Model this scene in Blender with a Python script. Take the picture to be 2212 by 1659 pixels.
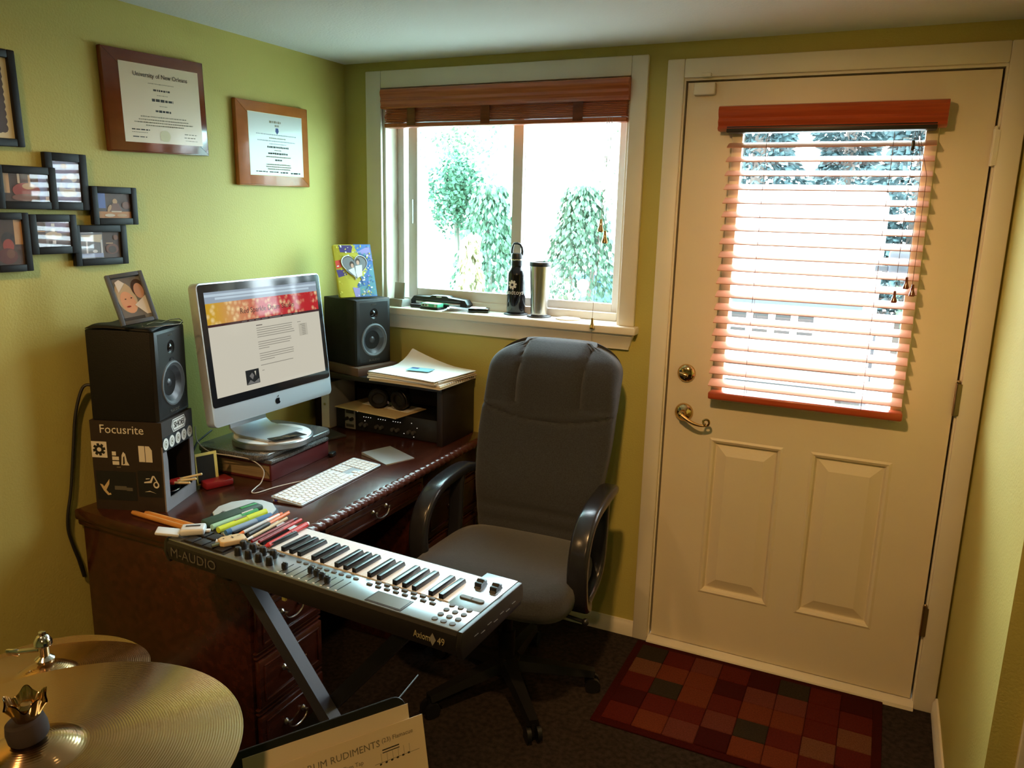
import bpy, bmesh, math, random
from mathutils import Matrix, Vector, Euler

for _o in list(bpy.data.objects):
    bpy.data.objects.remove(_o)
random.seed(7)
PI = math.pi
scene = bpy.context.scene
COL = scene.collection

# ------------------------------------------------------------------ camera
F_PX = 1701.04
CAM_POS = (2.0828, -2.76882, 1.61908)
CAM_R = (0.90310749, 0.42871499, 0.02450138)
CAM_U = (-0.11333174, 0.18292659, 0.97657246)
CAM_F = (-0.4141893, 0.88472669, -0.21378939)
cam_data = bpy.data.cameras.new('camera')
cam_data.sensor_fit = 'HORIZONTAL'
cam_data.sensor_width = 36.0
cam_data.lens = F_PX * 36.0 / 2212.0
cam_data.clip_start = 0.05
cam_data.clip_end = 200
cam = bpy.data.objects.new('camera', cam_data)
COL.objects.link(cam)
_m = Matrix.Identity(4)
for _i in range(3):
    _m[_i][0] = CAM_R[_i]; _m[_i][1] = CAM_U[_i]; _m[_i][2] = -CAM_F[_i]; _m[_i][3] = CAM_POS[_i]
cam.matrix_world = _m
scene.camera = cam

# ------------------------------------------------------------------ sky and exposure
SKY = 30.0
world = bpy.data.worlds.new('overcast_sky')
scene.world = world
world.use_nodes = True
_bg = world.node_tree.nodes['Background']
_bg.inputs[0].default_value = (0.76, 0.91, 1.0, 1)
_bg.inputs[1].default_value = SKY
scene.view_settings.view_transform = 'Standard'
scene.view_settings.look = 'None'
scene.view_settings.gamma = 1.0
scene.view_settings.use_curve_mapping = False
scene.view_settings.exposure = -0.10
scene.cycles.max_bounces = 8
scene.cycles.diffuse_bounces = 4
scene.cycles.transparent_max_bounces = 14
scene.cycles.caustics_reflective = False
scene.cycles.caustics_refractive = False
scene.cycles.sample_clamp_indirect = 6.0

def portal(name, loc, sx, sz):
    ld = bpy.data.lights.new(name, 'AREA')
    ld.shape = 'RECTANGLE'; ld.size = sx; ld.size_y = sz
    try:
        ld.cycles.is_portal = True
    except Exception:
        ld.energy = 0
    o = bpy.data.objects.new(name, ld); COL.objects.link(o)
    o.location = loc; o.rotation_euler = (-PI / 2, 0, 0)   # faces into the room (-Y)
    return o
portal('window_sky_portal', (0.70, 0.165, 1.65), 1.04, 0.88)
portal('door_sky_portal', (1.87, 0.07, 1.46), 0.56, 0.90)

# ------------------------------------------------------------------ colour and material helpers
def lin(v):
    v /= 255.0
    return v / 12.92 if v <= 0.04045 else ((v + 0.055) / 1.055) ** 2.4
def rgb(r, g, b):
    return (lin(r), lin(g), lin(b))

def mat(name, col, rough=0.5, metal=0.0, spec=0.5, bump=0.0, bscale=200.0, var=0.0, vscale=8.0,
        grain=None, emit=None, estr=0.0, coat=0.0, sheen=0.0, stretch=None, alpha=1.0, trans=0.0, aniso=0.0):
    m = bpy.data.materials.new(name)
    m.use_nodes = True
    nt = m.node_tree; N = nt.nodes; L = nt.links
    p = N['Principled BSDF']
    c4 = (col[0], col[1], col[2], 1)
    p.inputs['Base Color'].default_value = c4
    p.inputs['Roughness'].default_value = rough
    p.inputs['Metallic'].default_value = metal
    p.inputs['Specular IOR Level'].default_value = spec
    if coat: p.inputs['Coat Weight'].default_value = coat; p.inputs['Coat Roughness'].default_value = 0.08
    if sheen: p.inputs['Sheen Weight'].default_value = sheen
    if alpha < 1: p.inputs['Alpha'].default_value = alpha
    if trans: p.inputs['Transmission Weight'].default_value = trans
    if aniso: p.inputs['Anisotropic'].default_value = aniso
    if emit is not None:
        p.inputs['Emission Color'].default_value = (emit[0], emit[1], emit[2], 1)
        p.inputs['Emission Strength'].default_value = estr
    if var or bump or grain:
        tc = N.new('ShaderNodeTexCoord'); mp = N.new('ShaderNodeMapping')
        L.new(tc.outputs['Object'], mp.inputs['Vector'])
        if stretch: mp.inputs['Scale'].default_value = stretch
    if grain or var:
        nz = N.new('ShaderNodeTexNoise'); nz.inputs['Scale'].default_value = vscale
        nz.inputs['Detail'].default_value = 5.0
        L.new(mp.outputs['Vector'], nz.inputs['Vector'])
        cr = N.new('ShaderNodeValToRGB')
        if grain:
            a, b = col, grain
        else:
            a = tuple(max(0, c * (1 - var)) for c in col); b = tuple(min(1, c * (1 + var)) for c in col)
        cr.color_ramp.elements[0].color = (a[0], a[1], a[2], 1); cr.color_ramp.elements[0].position = 0.35
        cr.color_ramp.elements[1].color = (b[0], b[1], b[2], 1); cr.color_ramp.elements[1].position = 0.65
        L.new(nz.outputs['Fac'], cr.inputs['Fac']); L.new(cr.outputs['Color'], p.inputs['Base Color'])
    if bump:
        nb = N.new('ShaderNodeTexNoise'); nb.inputs['Scale'].default_value = bscale; nb.inputs['Detail'].default_value = 3.0
        L.new(mp.outputs['Vector'], nb.inputs['Vector'])
        bp = N.new('ShaderNodeBump'); bp.inputs['Strength'].default_value = bump; bp.inputs['Distance'].default_value = 0.004
        L.new(nb.outputs['Fac'], bp.inputs['Height']); L.new(bp.outputs['Normal'], p.inputs['Normal'])
    return m

def glass_mat(name, tint, r0=0.05):
    """thin pane: straight-through tint plus a Schlick mirror that is the same from either side"""
    m = bpy.data.materials.new(name); m.use_nodes = True
    nt = m.node_tree; nt.nodes.clear(); L = nt.links
    out = nt.nodes.new('ShaderNodeOutputMaterial'); mx = nt.nodes.new('ShaderNodeMixShader')
    tr = nt.nodes.new('ShaderNodeBsdfTransparent'); gl = nt.nodes.new('ShaderNodeBsdfGlossy'); lw = nt.nodes.new('ShaderNodeLayerWeight')
    tr.inputs['Color'].default_value = (*tint, 1); gl.inputs['Roughness'].default_value = 0.02; lw.inputs['Blend'].default_value = 0.5
    pw = nt.nodes.new('ShaderNodeMath'); pw.operation = 'POWER'; pw.inputs[1].default_value = 5.0
    mr = nt.nodes.new('ShaderNodeMapRange'); mr.inputs['To Min'].default_value = r0; mr.inputs['To Max'].default_value = 0.9
    L.new(lw.outputs['Facing'], pw.inputs[0]); L.new(pw.outputs[0], mr.inputs['Value']); L.new(mr.outputs[0], mx.inputs[0])
    L.new(tr.outputs[0], mx.inputs[1]); L.new(gl.outputs[0], mx.inputs[2]); L.new(mx.outputs[0], out.inputs[0])
    return m

M = {}
def m_(name, *a, **k):
    M[name] = mat(name, *a, **k); return M[name]

# room
m_('wall_paint', (0.47, 0.408, 0.108), 0.62, spec=0.35, bump=0.25, bscale=160, var=0.03, vscale=3)
m_('ceiling_paint', (0.72, 0.72, 0.70), 0.9, spec=0.2, bump=0.3, bscale=120)
m_('trim_paint', (0.74, 0.68, 0.56), 0.45, var=0.02, vscale=5)
m_('door_paint', (0.72, 0.62, 0.45), 0.42, bump=0.08, bscale=90, var=0.02, vscale=3)
m_('vinyl', (0.78, 0.77, 0.74), 0.4)
m_('carpet', (0.030, 0.022, 0.018), 0.95, spec=0.1, bump=0.9, bscale=320, var=0.35, vscale=60)
M['glass_clear'] = glass_mat('glass_clear', (0.96, 0.97, 0.96))
M['glass_teal'] = glass_mat('glass_teal', (0.80, 0.96, 0.93))
M['picture_glass'] = glass_mat('picture_glass', (0.97, 0.97, 0.97), 0.022)
# woods
m_('cherry', (0.034, 0.0080, 0.0048), 0.26, grain=(0.064, 0.0155, 0.0080), vscale=5, stretch=(9, 1.1, 9), coat=0.25)
m_('cherry_rope', (0.075, 0.020, 0.013), 0.30, coat=0.2)
m_('espresso', (0.012, 0.007, 0.006), 0.45)
m_('plaque_dark', rgb(92, 38, 16), 0.16, grain=rgb(112, 50, 24), vscale=6, stretch=(1, 2, 14), coat=0.35)
m_('plaque_light', rgb(152, 86, 38), 0.24, grain=rgb(172, 100, 48), vscale=6, stretch=(1, 2, 14), coat=0.3)
m_('blind_wood', rgb(158, 66, 34), 0.32, grain=rgb(176, 78, 40), vscale=4, stretch=(1.2, 8, 30), coat=0.2)
m_('shade_wood', rgb(180, 96, 50), 0.36, grain=rgb(152, 72, 36), vscale=4, stretch=(1.0, 10, 60), coat=0.1)
m_('slat_wood', rgb(206, 150, 124), 0.30, grain=rgb(214, 160, 134), vscale=4, stretch=(1.2, 10, 10), coat=0.2)
m_('stick_wood', rgb(190, 134, 74), 0.4, grain=rgb(210, 144, 76), vscale=20)
m_('pale_wood', rgb(214, 190, 140), 0.5)
# metals
m_('brass', (0.62, 0.44, 0.20), 0.14, metal=1.0)
m_('chrome', (0.75, 0.72, 0.68), 0.12, metal=1.0)
m_('steel', (0.62, 0.60, 0.58), 0.26, metal=1.0)
m_('aluminium', (0.62, 0.68, 0.74), 0.38, metal=0.55)
m_('bronze', (0.66, 0.405, 0.205), 0.20, metal=1.0, var=0.08, vscale=5, aniso=0.75)
m_('hinge_metal', (0.35, 0.25, 0.13), 0.35, metal=1.0)
# plastics etc.
m_('black_plastic', (0.008, 0.008, 0.009), 0.38)
m_('black_gloss', (0.008, 0.008, 0.010), 0.10)
m_('black_vinyl', (0.007, 0.0065, 0.0065), 0.6, spec=0.3, bump=0.25, bscale=300)
m_('speaker_cone', (0.035, 0.038, 0.045), 0.35)
m_('arm_plastic', (0.018, 0.018, 0.022), 0.22)
m_('chair_fabric', (0.035, 0.037, 0.041), 0.9, spec=0.15, bump=0.5, bscale=600, var=0.18, vscale=240, sheen=0.25)
m_('silver_panel', (0.46, 0.49, 0.52), 0.30, metal=0.85)
m_('controller_black', (0.016, 0.013, 0.012), 0.42)
m_('rubber_grey', (0.10, 0.11, 0.12), 0.6)
m_('pad_rubber', (0.022, 0.022, 0.026), 0.55)
m_('key_white', (0.84, 0.85, 0.86), 0.3)
m_('key_black', (0.010, 0.010, 0.013), 0.3)
m_('white_plastic', (0.84, 0.85, 0.86), 0.4)
m_('grey_plastic', (0.30, 0.29, 0.27), 0.5)
m_('dark_grey', (0.045, 0.045, 0.048), 0.5)
m_('leg_bluegrey', (0.030, 0.031, 0.046), 0.42)
m_('paper', (0.88, 0.88, 0.85), 0.8)
m_('paper_tan', (0.74, 0.60, 0.38), 0.75)
m_('paper_warm', (0.74, 0.62, 0.42), 0.8)
m_('manila', (0.60, 0.45, 0.24), 0.8)
m_('cream_mount', (0.66, 0.60, 0.40), 0.8)
m_('diploma_paper', (0.62, 0.49, 0.32), 0.35, coat=0.15)
m_('diploma_paper_white', (0.47, 0.47, 0.42), 0.35, coat=0.15)
m_('ink', (0.03, 0.026, 0.02), 0.8)
m_('ink_soft', (0.20, 0.17, 0.11), 0.8)
m_('ink_blue', (0.05, 0.08, 0.22), 0.8)
m_('ink_white', (0.72, 0.68, 0.62), 0.7)
m_('ink_dim', (0.11, 0.10, 0.085), 0.6)
m_('ink_gold', (0.42, 0.36, 0.20), 0.6)
m_('box_brown', (0.026, 0.0155, 0.011), 0.6, var=0.12, vscale=6)
m_('box_edge', (0.20, 0.18, 0.19), 0.6, var=0.15, vscale=12)
m_('pad_brown', (0.10, 0.055, 0.034), 0.7)
m_('frame_black', (0.007, 0.006, 0.006), 0.55, spec=0.25)
m_('frame_grey', (0.10, 0.115, 0.14), 0.4)
m_('sticker_black', (0.010, 0.010, 0.012), 0.5)
m_('book_red', (0.105, 0.016, 0.018), 0.45)
m_('book_pages', (0.30, 0.22, 0.12), 0.85, var=0.2, vscale=4, stretch=(1, 1, 120))
m_('granite', (0.10, 0.10, 0.10), 0.22, var=0.5, vscale=260, coat=0.3)
m_('cable_white', (0.60, 0.55, 0.50), 0.5)
m_('cable_black', (0.012, 0.011, 0.010), 0.5)
m_('cord', (0.35, 0.27, 0.20), 0.8)
m_('red_plastic', (0.55, 0.025, 0.02), 0.35)
m_('red_dark', (0.26, 0.012, 0.014), 0.35)
m_('orange_plastic', (0.75, 0.18, 0.04), 0.3)
m_('green_marker', (0.06, 0.36, 0.14), 0.3)
m_('green_pale', (0.36, 0.62, 0.46), 0.3)
m_('yellow_marker', (0.62, 0.75, 0.04), 0.3)
m_('blue_marker', (0.07, 0.20, 0.45), 0.3)
m_('blue_pale', (0.26, 0.40, 0.60), 0.3)
m_('dark_green', (0.035, 0.075, 0.055), 0.5)
m_('green_pack', (0.10, 0.50, 0.28), 0.45)
m_('mint', (0.62, 0.80, 0.70), 0.4)
m_('case_clear', (0.62, 0.64, 0.66), 0.35)
m_('tan_plastic', (0.66, 0.50, 0.29), 0.5)
m_('yellow_card', (0.70, 0.62, 0.18), 0.6)
m_('sticky', (0.72, 0.64, 0.22), 0.8)
m_('blue_card', (0.25, 0.58, 0.75), 0.5)
m_('blue_deep', (0.02, 0.06, 0.30), 0.4)
m_('purple_led', (0.05, 0.05, 0.4), 0.4)
m_('felt', (0.055, 0.040, 0.036), 0.95)
m_('pad_white', (0.52, 0.55, 0.56), 0.55)
m_('pad_rim', (0.02, 0.022, 0.045), 0.5)
m_('led', (0.8, 0.8, 0.8), 0.4, emit=(1, 0.95, 0.9), estr=0.8)
m_('lcd', (0.16, 0.19, 0.20), 0.15)
m_('woven_cord', (0.10, 0.05, 0.03), 0.7)

# ------------------------------------------------------------------ mesh builder
class B:
    def __init__(s):
        s.bm = bmesh.new(); s.mi = 0
    def _tag(s, faces):
        for f in faces: f.material_index = s.mi
    def verts_faces(s, vs, fs):
        bv = [s.bm.verts.new(v) for v in vs]
        out = []
        for f in fs:
            try: out.append(s.bm.faces.new([bv[i] for i in f]))
            except ValueError: pass
        s._tag(out); return bv, out
    def box(s, c, d, bev=0.0, seg=2, rot=None):
        x, y, z = d[0] / 2, d[1] / 2, d[2] / 2
        vs = [Vector((sx * x, sy * y, sz * z)) for sz in (-1, 1) for sy in (-1, 1) for sx in (-1, 1)]
        if rot is not None:
            R = rot if isinstance(rot, Matrix) else Euler(rot).to_matrix()
            vs = [R @ v for v in vs]
        vs = [v + Vector(c) for v in vs]
        bv, fs = s.verts_faces(vs, [(0, 2, 3, 1), (4, 5, 7, 6), (0, 1, 5, 4), (2, 6, 7, 3), (0, 4, 6, 2), (1, 3, 7, 5)])
        if bev > 0:
            ed = list({e for f in fs for e in f.edges})
            r = bmesh.ops.bevel(s.bm, geom=ed, offset=min(bev, 0.49 * min(d)), segments=seg, affect='EDGES', profile=0.5)
            s._tag(r['faces'])
        return s
    def bx(s, x0, x1, y0, y1, z0, z1, bev=0.0, seg=2):
        return s.box(((x0 + x1) / 2, (y0 + y1) / 2, (z0 + z1) / 2), (abs(x1 - x0), abs(y1 - y0), abs(z1 - z0)), bev, seg)
    def prism(s, poly, a, b, axis='z', bev=0.0, seg=2):
        # poly in two remaining axes: z->(x,y), y->(x,z), x->(y,z)
        def mk(p, t):
            return (p[0], p[1], t) if axis == 'z' else ((p[0], t, p[1]) if axis == 'y' else (t, p[0], p[1]))
        n = len(poly)
        vs = [mk(p, a) for p in poly] + [mk(p, b) for p in poly]
        fs = [tuple(range(n - 1, -1, -1)), tuple(range(n, 2 * n))] + [(i, (i + 1) % n, n + (i + 1) % n, n + i) for i in range(n)]
        bv, f = s.verts_faces(vs, fs)
        bmesh.ops.recalc_face_normals(s.bm, faces=f)
        if bev > 0:
            ed = list({e for k in f[:2] for e in k.edges})
            r = bmesh.ops.bevel(s.bm, geom=ed, offset=bev, segments=seg, affect='EDGES', profile=0.5)
            s._tag(r['faces'])
        return s
    def flat(s, poly3):
        s.verts_faces(poly3, [tuple(range(len(poly3)))]); return s
    def lathe(s, prof, seg=24, c=(0, 0, 0), R=None, cap=True):
        R = R or Matrix.Identity(3); c = Vector(c)
        rings = []
        vs = []
        for r, z in prof:
            for k in range(seg):
                a = 2 * PI * k / seg
                vs.append(c + R @ Vector((r * math.cos(a), r * math.sin(a), z)))
        fs = []
        for i in range(len(prof) - 1):
            for k in range(seg):
                k2 = (k + 1) % seg
                fs.append((i * seg + k, i * seg + k2, (i + 1) * seg + k2, (i + 1) * seg + k))
        if cap:
            if prof[0][0] > 1e-6: fs.append(tuple(range(seg - 1, -1, -1)))
            if prof[-1][0] > 1e-6: fs.append(tuple((len(prof) - 1) * seg + k for k in range(seg)))
        bv, f = s.verts_faces(vs, fs)
        bmesh.ops.remove_doubles(s.bm, verts=bv, dist=1e-6)
        return s
    def cyl(s, p0, p1, r0, r1=None, seg=16):
        p0, p1 = Vector(p0), Vector(p1); d = p1 - p0; h = d.length
        R = d.to_track_quat('Z', 'Y').to_matrix()
        return s.lathe([(r0, 0), (r0 if r1 is None else r1, h)], seg, p0, R)
    def ball(s, c, r, seg=14, rings=8, sc=(1, 1, 1)):
        prof = [(max(1e-7, math.sin(PI * i / rings)) * r, -math.cos(PI * i / rings) * r) for i in range(rings + 1)]
        return s.lathe(prof, seg, c, Matrix.Diagonal(sc), cap=False)
    def tube(s, pts, r, seg=8, closed=False, flatten=1.0):
        pts = [Vector(p) for p in pts]; n = len(pts)
        rr = r if isinstance(r, (list, tuple)) else [r] * n
        up = None; vs = []
        for i in range(n):
            if closed: t = (pts[(i + 1) % n] - pts[i - 1])
            else: t = pts[min(i + 1, n - 1)] - pts[max(i - 1, 0)]
            t.normalize()
            if up is None:
                up = Vector((0, 0, 1)) if abs(t.z) < 0.9 else Vector((1, 0, 0))
            up = (up - t * up.dot(t))
            if up.length < 1e-5: up = Vector((1, 0, 0)) if abs(t.x) < 0.9 else Vector((0, 1, 0)); up = up - t * up.dot(t)
            up.normalize(); sd = t.cross(up)
            for k in range(seg):
                a = 2 * PI * k / seg
                vs.append(pts[i] + (up * math.cos(a) * flatten + sd * math.sin(a)) * rr[i])
        fs = []
        m = n if closed else n - 1
        for i in range(m):
            j = (i + 1) % n
            for k in range(seg):
                k2 = (k + 1) % seg
                fs.append((i * seg + k, i * seg + k2, j * seg + k2, j * seg + k))
        if not closed:
            fs.append(tuple(range(seg - 1, -1, -1))); fs.append(tuple((n - 1) * seg + k for k in range(seg)))
        bv, f = s.verts_faces(vs, fs)
        bmesh.ops.recalc_face_normals(s.bm, faces=f)
        return s
    def sweep(s, pts, sec, upv=(0, 0, 1), scales=None):
        """rectangular-ish section (list of (side,up)) along a path, end-capped"""
        pts = [Vector(p) for p in pts]; n = len(pts); m = len(sec); vs = []
        for i in range(n):
            t = pts[min(i + 1, n - 1)] - pts[max(i - 1, 0)]; t.normalize()
            sd = Vector(upv); sd = (sd - t * sd.dot(t)).normalized(); nn = t.cross(sd)
            k = scales[i] if scales else 1.0
            for a, b in sec: vs.append(pts[i] + sd * a * k + nn * b * k)
        fs = [(i * m + k, i * m + (k + 1) % m, (i + 1) * m + (k + 1) % m, (i + 1) * m + k) for i in range(n - 1) for k in range(m)]
        fs += [tuple(range(m - 1, -1, -1)), tuple((n - 1) * m + k for k in range(m))]
        bv, f = s.verts_faces(vs, fs); bmesh.ops.recalc_face_normals(s.bm, faces=f)
        return s
    def grid(s, fn, nu, nv, closeu=False):
        vs = [fn(i / (nu if closeu else nu - 1), j / (nv - 1)) for j in range(nv) for i in range(nu)]
        fs = []
        for j in range(nv - 1):
            for i in range(nu if closeu else nu - 1):
                i2 = (i + 1) % nu
                fs.append((j * nu + i, j * nu + i2, (j + 1) * nu + i2, (j + 1) * nu + i))
        s.verts_faces(vs, fs); return s
    def xf(s, Mx):
        bmesh.ops.transform(s.bm, matrix=Mx, verts=s.bm.verts); return s

def smooth_path(pts, n=6):
    pts = [Vector(p) for p in pts]; out = []
    for k in range(len(pts) - 1):
        p0, p1, p2, p3 = [pts[max(0, min(len(pts) - 1, k + j))] for j in (-1, 0, 1, 2)]
        for q in range(n):
            t = q / n; out.append(0.5 * ((2 * p1) + (p2 - p0) * t + (2 * p0 - 5 * p1 + 4 * p2 - p3) * t * t + (3 * p1 - p0 - 3 * p2 + p3) * t ** 3))
    out.append(pts[-1]); return out
def rrect(w, h, r, n=5, cx=0, cy=0):
    out = []
    for ax, ay, a0 in ((1, 1, 0), (-1, 1, 90), (-1, -1, 180), (1, -1, 270)):
        for k in range(n + 1):
            a = math.radians(a0 + 90 * k / n)
            out.append((cx + ax * (w / 2 - r) + r * math.cos(a), cy + ay * (h / 2 - r) + r * math.sin(a)))
    return out
def ell(cx, cy, rx, ry, n=16, a=0):
    return [(cx + rx * math.cos(t) * math.cos(a) - ry * math.sin(t) * math.sin(a),
             cy + rx * math.cos(t) * math.sin(a) + ry * math.sin(t) * math.cos(a)) for t in [2 * PI * k / n for k in range(n)]]

def mesh_of(b, name, mats, smooth=True, ang=35):
    me = bpy.data.meshes.new(name)
    b.bm.normal_update(); b.bm.to_mesh(me); b.bm.free()
    for mm in (mats if isinstance(mats, (list, tuple)) else [mats]):
        me.materials.append(M[mm] if isinstance(mm, str) else mm)
    if smooth:
        me.polygons.foreach_set('use_smooth', [True] * len(me.polygons))
        try: me.set_sharp_from_angle(angle=math.radians(ang))
        except Exception: pass
    me.update()
    return me
def obj(name, b, mats, parent=None, loc=None, rot=None, smooth=True, ang=35, label=None):
    me = b if isinstance(b, bpy.types.Mesh) else mesh_of(b, name, mats, smooth, ang)
    o = bpy.data.objects.new(name, me); COL.objects.link(o)
    if parent is not None: o.parent = parent
    if loc is not None: o.location = loc
    if rot is not None: o.rotation_euler = rot
    if label: o['label'] = label
    return o
def tag(o, label, cat, group=None):
    o['label'] = label; o['category'] = cat
    if group: o['group'] = group
    return o
def thing(name, label, cat, loc=(0, 0, 0), rz=0.0, group=None, rot=None):
    o = bpy.data.objects.new(name, None); COL.objects.link(o)
    o.empty_display_size = 0.05
    o.location = loc; o.rotation_euler = rot if rot is not None else (0, 0, rz)
    return tag(o, label, cat, group)
def struct(name, b, mats, **k):
    o = obj(name, b, mats, **k); o['kind'] = 'structure'; return o
def copy_tree(o, parent=None, loc=None, label=None):
    c = o.copy(); COL.objects.link(c); c.parent = parent
    if loc is not None: c.location = loc
    if label: c['label'] = label
    for ch in list(o.children): copy_tree(ch, c)
    return c

_txt_cache = {}
def text_mesh(s, size, depth=0.0004, align='CENTER', width=1.0):
    cu = bpy.data.curves.new('lettering', 'FONT')
    cu.body = s; cu.size = size; cu.align_x = align; cu.align_y = 'CENTER'; cu.extrude = depth; cu.resolution_u = 2
    cu.space_character = 1.0
    o = bpy.data.objects.new('lettering', cu); COL.objects.link(o)
    dg = bpy.context.evaluated_depsgraph_get(); dg.update()
    me = bpy.data.meshes.new_from_object(o.evaluated_get(dg))
    bpy.data.objects.remove(o); bpy.data.curves.remove(cu)
    if width != 1.0: me.transform(Matrix.Diagonal((width, 1, 1, 1)))
    return me
def lettering(s, size, material, parent, Mx, align='CENTER', width=1.0, depth=0.0004, fn=None, shear=0.0):
    """Mx: 4x4 in the parent's space, text lies in its local XY facing +Z"""
    me = text_mesh(s, size, depth, align, width)
    if shear: me.transform(Matrix(((1, shear, 0, 0), (0, 1, 0, 0), (0, 0, 1, 0), (0, 0, 0, 1))))
    if fn:
        for v in me.vertices: v.co = fn(v.co)
    me.materials.clear(); me.materials.append(M[material])
    o = bpy.data.objects.new('lettering', me); COL.objects.link(o); o.parent = parent
    if Mx is not None: me.transform(Mx)
    return o
def frame_mx(o, x, y):
    """matrix with origin o, local x / y axes, z = x cross y"""
    x = Vector(x).normalized(); y = Vector(y).normalized(); z = x.cross(y)
    m = Matrix.Identity(4)
    for i in range(3): m[i][0] = x[i]; m[i][1] = y[i]; m[i][2] = z[i]; m[i][3] = o[i]
    return m
def layered(name, parent, Mx, shapes, step=0.0002, label=None):
    """flat print: shapes = [(poly2d, material), ...] each a hair above the last, in plane Mx"""
    names = []
    b = B()
    for k, (poly, mm) in enumerate(shapes):
        if mm not in names: names.append(mm)
        b.mi = names.index(mm)
        b.flat([Mx @ Vector((p[0], p[1], step * k)) for p in poly])
    return obj(name, b, names, parent, smooth=False, label=label)
def rect(x0, x1, y0, y1): return [(x0, y0), (x1, y0), (x1, y1), (x0, y1)]
def scribble_line(shapes, x0, x1, y, h, mm, rnd, dash=0.006):
    """illegible print: short bars"""
    x = x0
    while x < x1:
        w = dash * rnd.uniform(0.6, 2.2)
        shapes.append((rect(x, min(x1, x + w), y - h / 2 * rnd.uniform(0.7, 1), y + h / 2 * rnd.uniform(0.7, 1)), mm))
        x += w + dash * 0.35

# ================================================================== ROOM
H = 2.184; XR = 2.398; YC = -0.95; XE = 3.6; YB = -4.4; T = 0.16
WX0, WX1, WZ0, WZ1 = 0.185, 1.217, 1.205, 2.085       # window opening
DX0, DX1, DZ1 = 1.388, 2.340, 2.075                   # rough door opening

b = B(); b.bx(-T, XE + T, YB - T, 0.25, -0.12, 0.0); struct('floor', b, 'carpet', smooth=False)
b = B(); b.bx(-T, XE + T, YB - T, T, H, H + 0.12); struct('ceiling', b, 'ceiling_paint', smooth=False)
b = B(); b.bx(-T, 0, YB, T, 0, H); struct('wall_left', b, 'wall_paint', smooth=False)
b = B()
b.bx(0, WX0, 0, T, 0, H); b.bx(WX0, WX1, 0, T, 0, WZ0); b.bx(WX0, WX1, 0, T, WZ1, H)
b.bx(WX1, DX0, 0, T, 0, H); b.bx(DX0, DX1, 0, T, DZ1, H); b.bx(DX1, XR + T, 0, T, 0, H)
struct('wall_back', b, 'wall_paint', smooth=False)
b = B(); b.bx(XR, XR + T, YC, 0, 0, H); b.bx(XR + T, XE, YC, YC + T, 0, H)
struct('wall_right', b, 'wall_paint', smooth=False)
b = B(); b.bx(XE, XE + T, YB, YC + T, 0, H); struct('wall_far_right', b, 'wall_paint', smooth=False)
b = B(); b.bx(-T, XE + T, YB - T, YB, 0, H); struct('wall_front', b, 'wall_paint', smooth=False)

def base_profile(b, p0, p1, nrm, h=0.062, t=0.014):
    p0 = Vector(p0); p1 = Vector(p1); n = Vector(nrm)
    sec = [(0, 0), (t, 0), (t, h * 0.7), (t * 0.7, h * 0.82), (t * 0.45, h), (0, h)]
    vs = []
    for p in (p0, p1):
        for a, z in sec: vs.append(p + n * a + Vector((0, 0, z)))
    m = len(sec)
    fs = [(k, (k + 1) % m, m + (k + 1) % m, m + k) for k in range(m)] + [tuple(range(m)), tuple(range(2 * m - 1, m - 1, -1))]
    bv, f = b.verts_faces(vs, fs); bmesh.ops.recalc_face_normals(b.bm, faces=f)
b = B(); base_profile(b, (0, 0, 0), (1.342, 0, 0), (0, -1, 0)); struct('baseboard_back', b, 'trim_paint')
b = B(); base_profile(b, (0, YB, 0), (0, 0, 0), (1, 0, 0)); struct('baseboard_left', b, 'trim_paint')
b = B(); base_profile(b, (XR, YC, 0), (XR, -0.02, 0), (-1, 0, 0)); struct('baseboard_right', b, 'trim_paint')

# ---- casings
def casing_strip(b, x0, x1, z0, z1, y0=-0.018):
    b.bx(x0, x1, y0, 0.0, z0, z1, bev=0.004)
b = B()
casing_strip(b, 1.341, 1.399, 0, 2.128); casing_strip(b, 2.330, 2.392, 0, 2.128); casing_strip(b, 1.399, 2.330, 2.068, 2.128)
b.bx(1.388, 1.4035, -0.004, T, 0, 2.06); b.bx(2.3245, 2.340, -0.004, T, 0, 2.06); b.bx(1.388, 2.340, -0.004, T, 2.060, 2.075)
b.bx(1.4035, 1.416, 0.046, 0.075, 0.02, 2.06); b.bx(2.312, 2.3245, 0.046, 0.075, 0.02, 2.06); b.bx(1.4035, 2.3245, 0.046, 0.075, 2.048, 2.06)
struct('trim_1', b, 'trim_paint')
b = B(); b.prism([(-0.034, 0.0), (0.16, 0.0), (0.16, 0.022), (-0.004, 0.022), (-0.030, 0.012)], 1.40, 2.33, axis='x', bev=0.002)
struct('trim_2', b, 'trim_paint')
b = B(); casing_strip(b, 0.114, 0.186, WZ0 + 0.017, 2.149); casing_strip(b, 1.216, 1.275, WZ0 + 0.017, 2.149); casing_strip(b, 0.186, 1.216, 2.083, 2.149)
struct('trim_3', b, 'trim_paint')
# stool and moulded apron
b = B(); b.bx(0.098, 1.290, -0.050, 0.115, WZ0 - 0.012, WZ0 + 0.017, bev=0.006, seg=3)
ap = [(0, -0.012), (-0.034, -0.012), (-0.034, -0.020), (-0.024, -0.032), (-0.018, -0.050), (-0.016, -0.055), (-0.016, -0.070), (0, -0.072)]
vs = []
for sx, xx in ((0, 0.112), (1, 1.277)):
    for y, z in ap:
        k = -y * 0.0 + (z + 0.012) * (-0.32)
        vs.append((xx + (k if sx == 0 else -k), y, WZ0 + z))
m = len(ap)
bv, f = b.verts_faces(vs, [(k, (k + 1) % m, m + (k + 1) % m, m + k) for k in range(m)] + [tuple(range(m)), tuple(range(2 * m - 1, m - 1, -1))])
bmesh.ops.recalc_face_normals(b.bm, faces=f)
struct('trim_4', b, 'trim_paint', ang=25)
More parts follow.
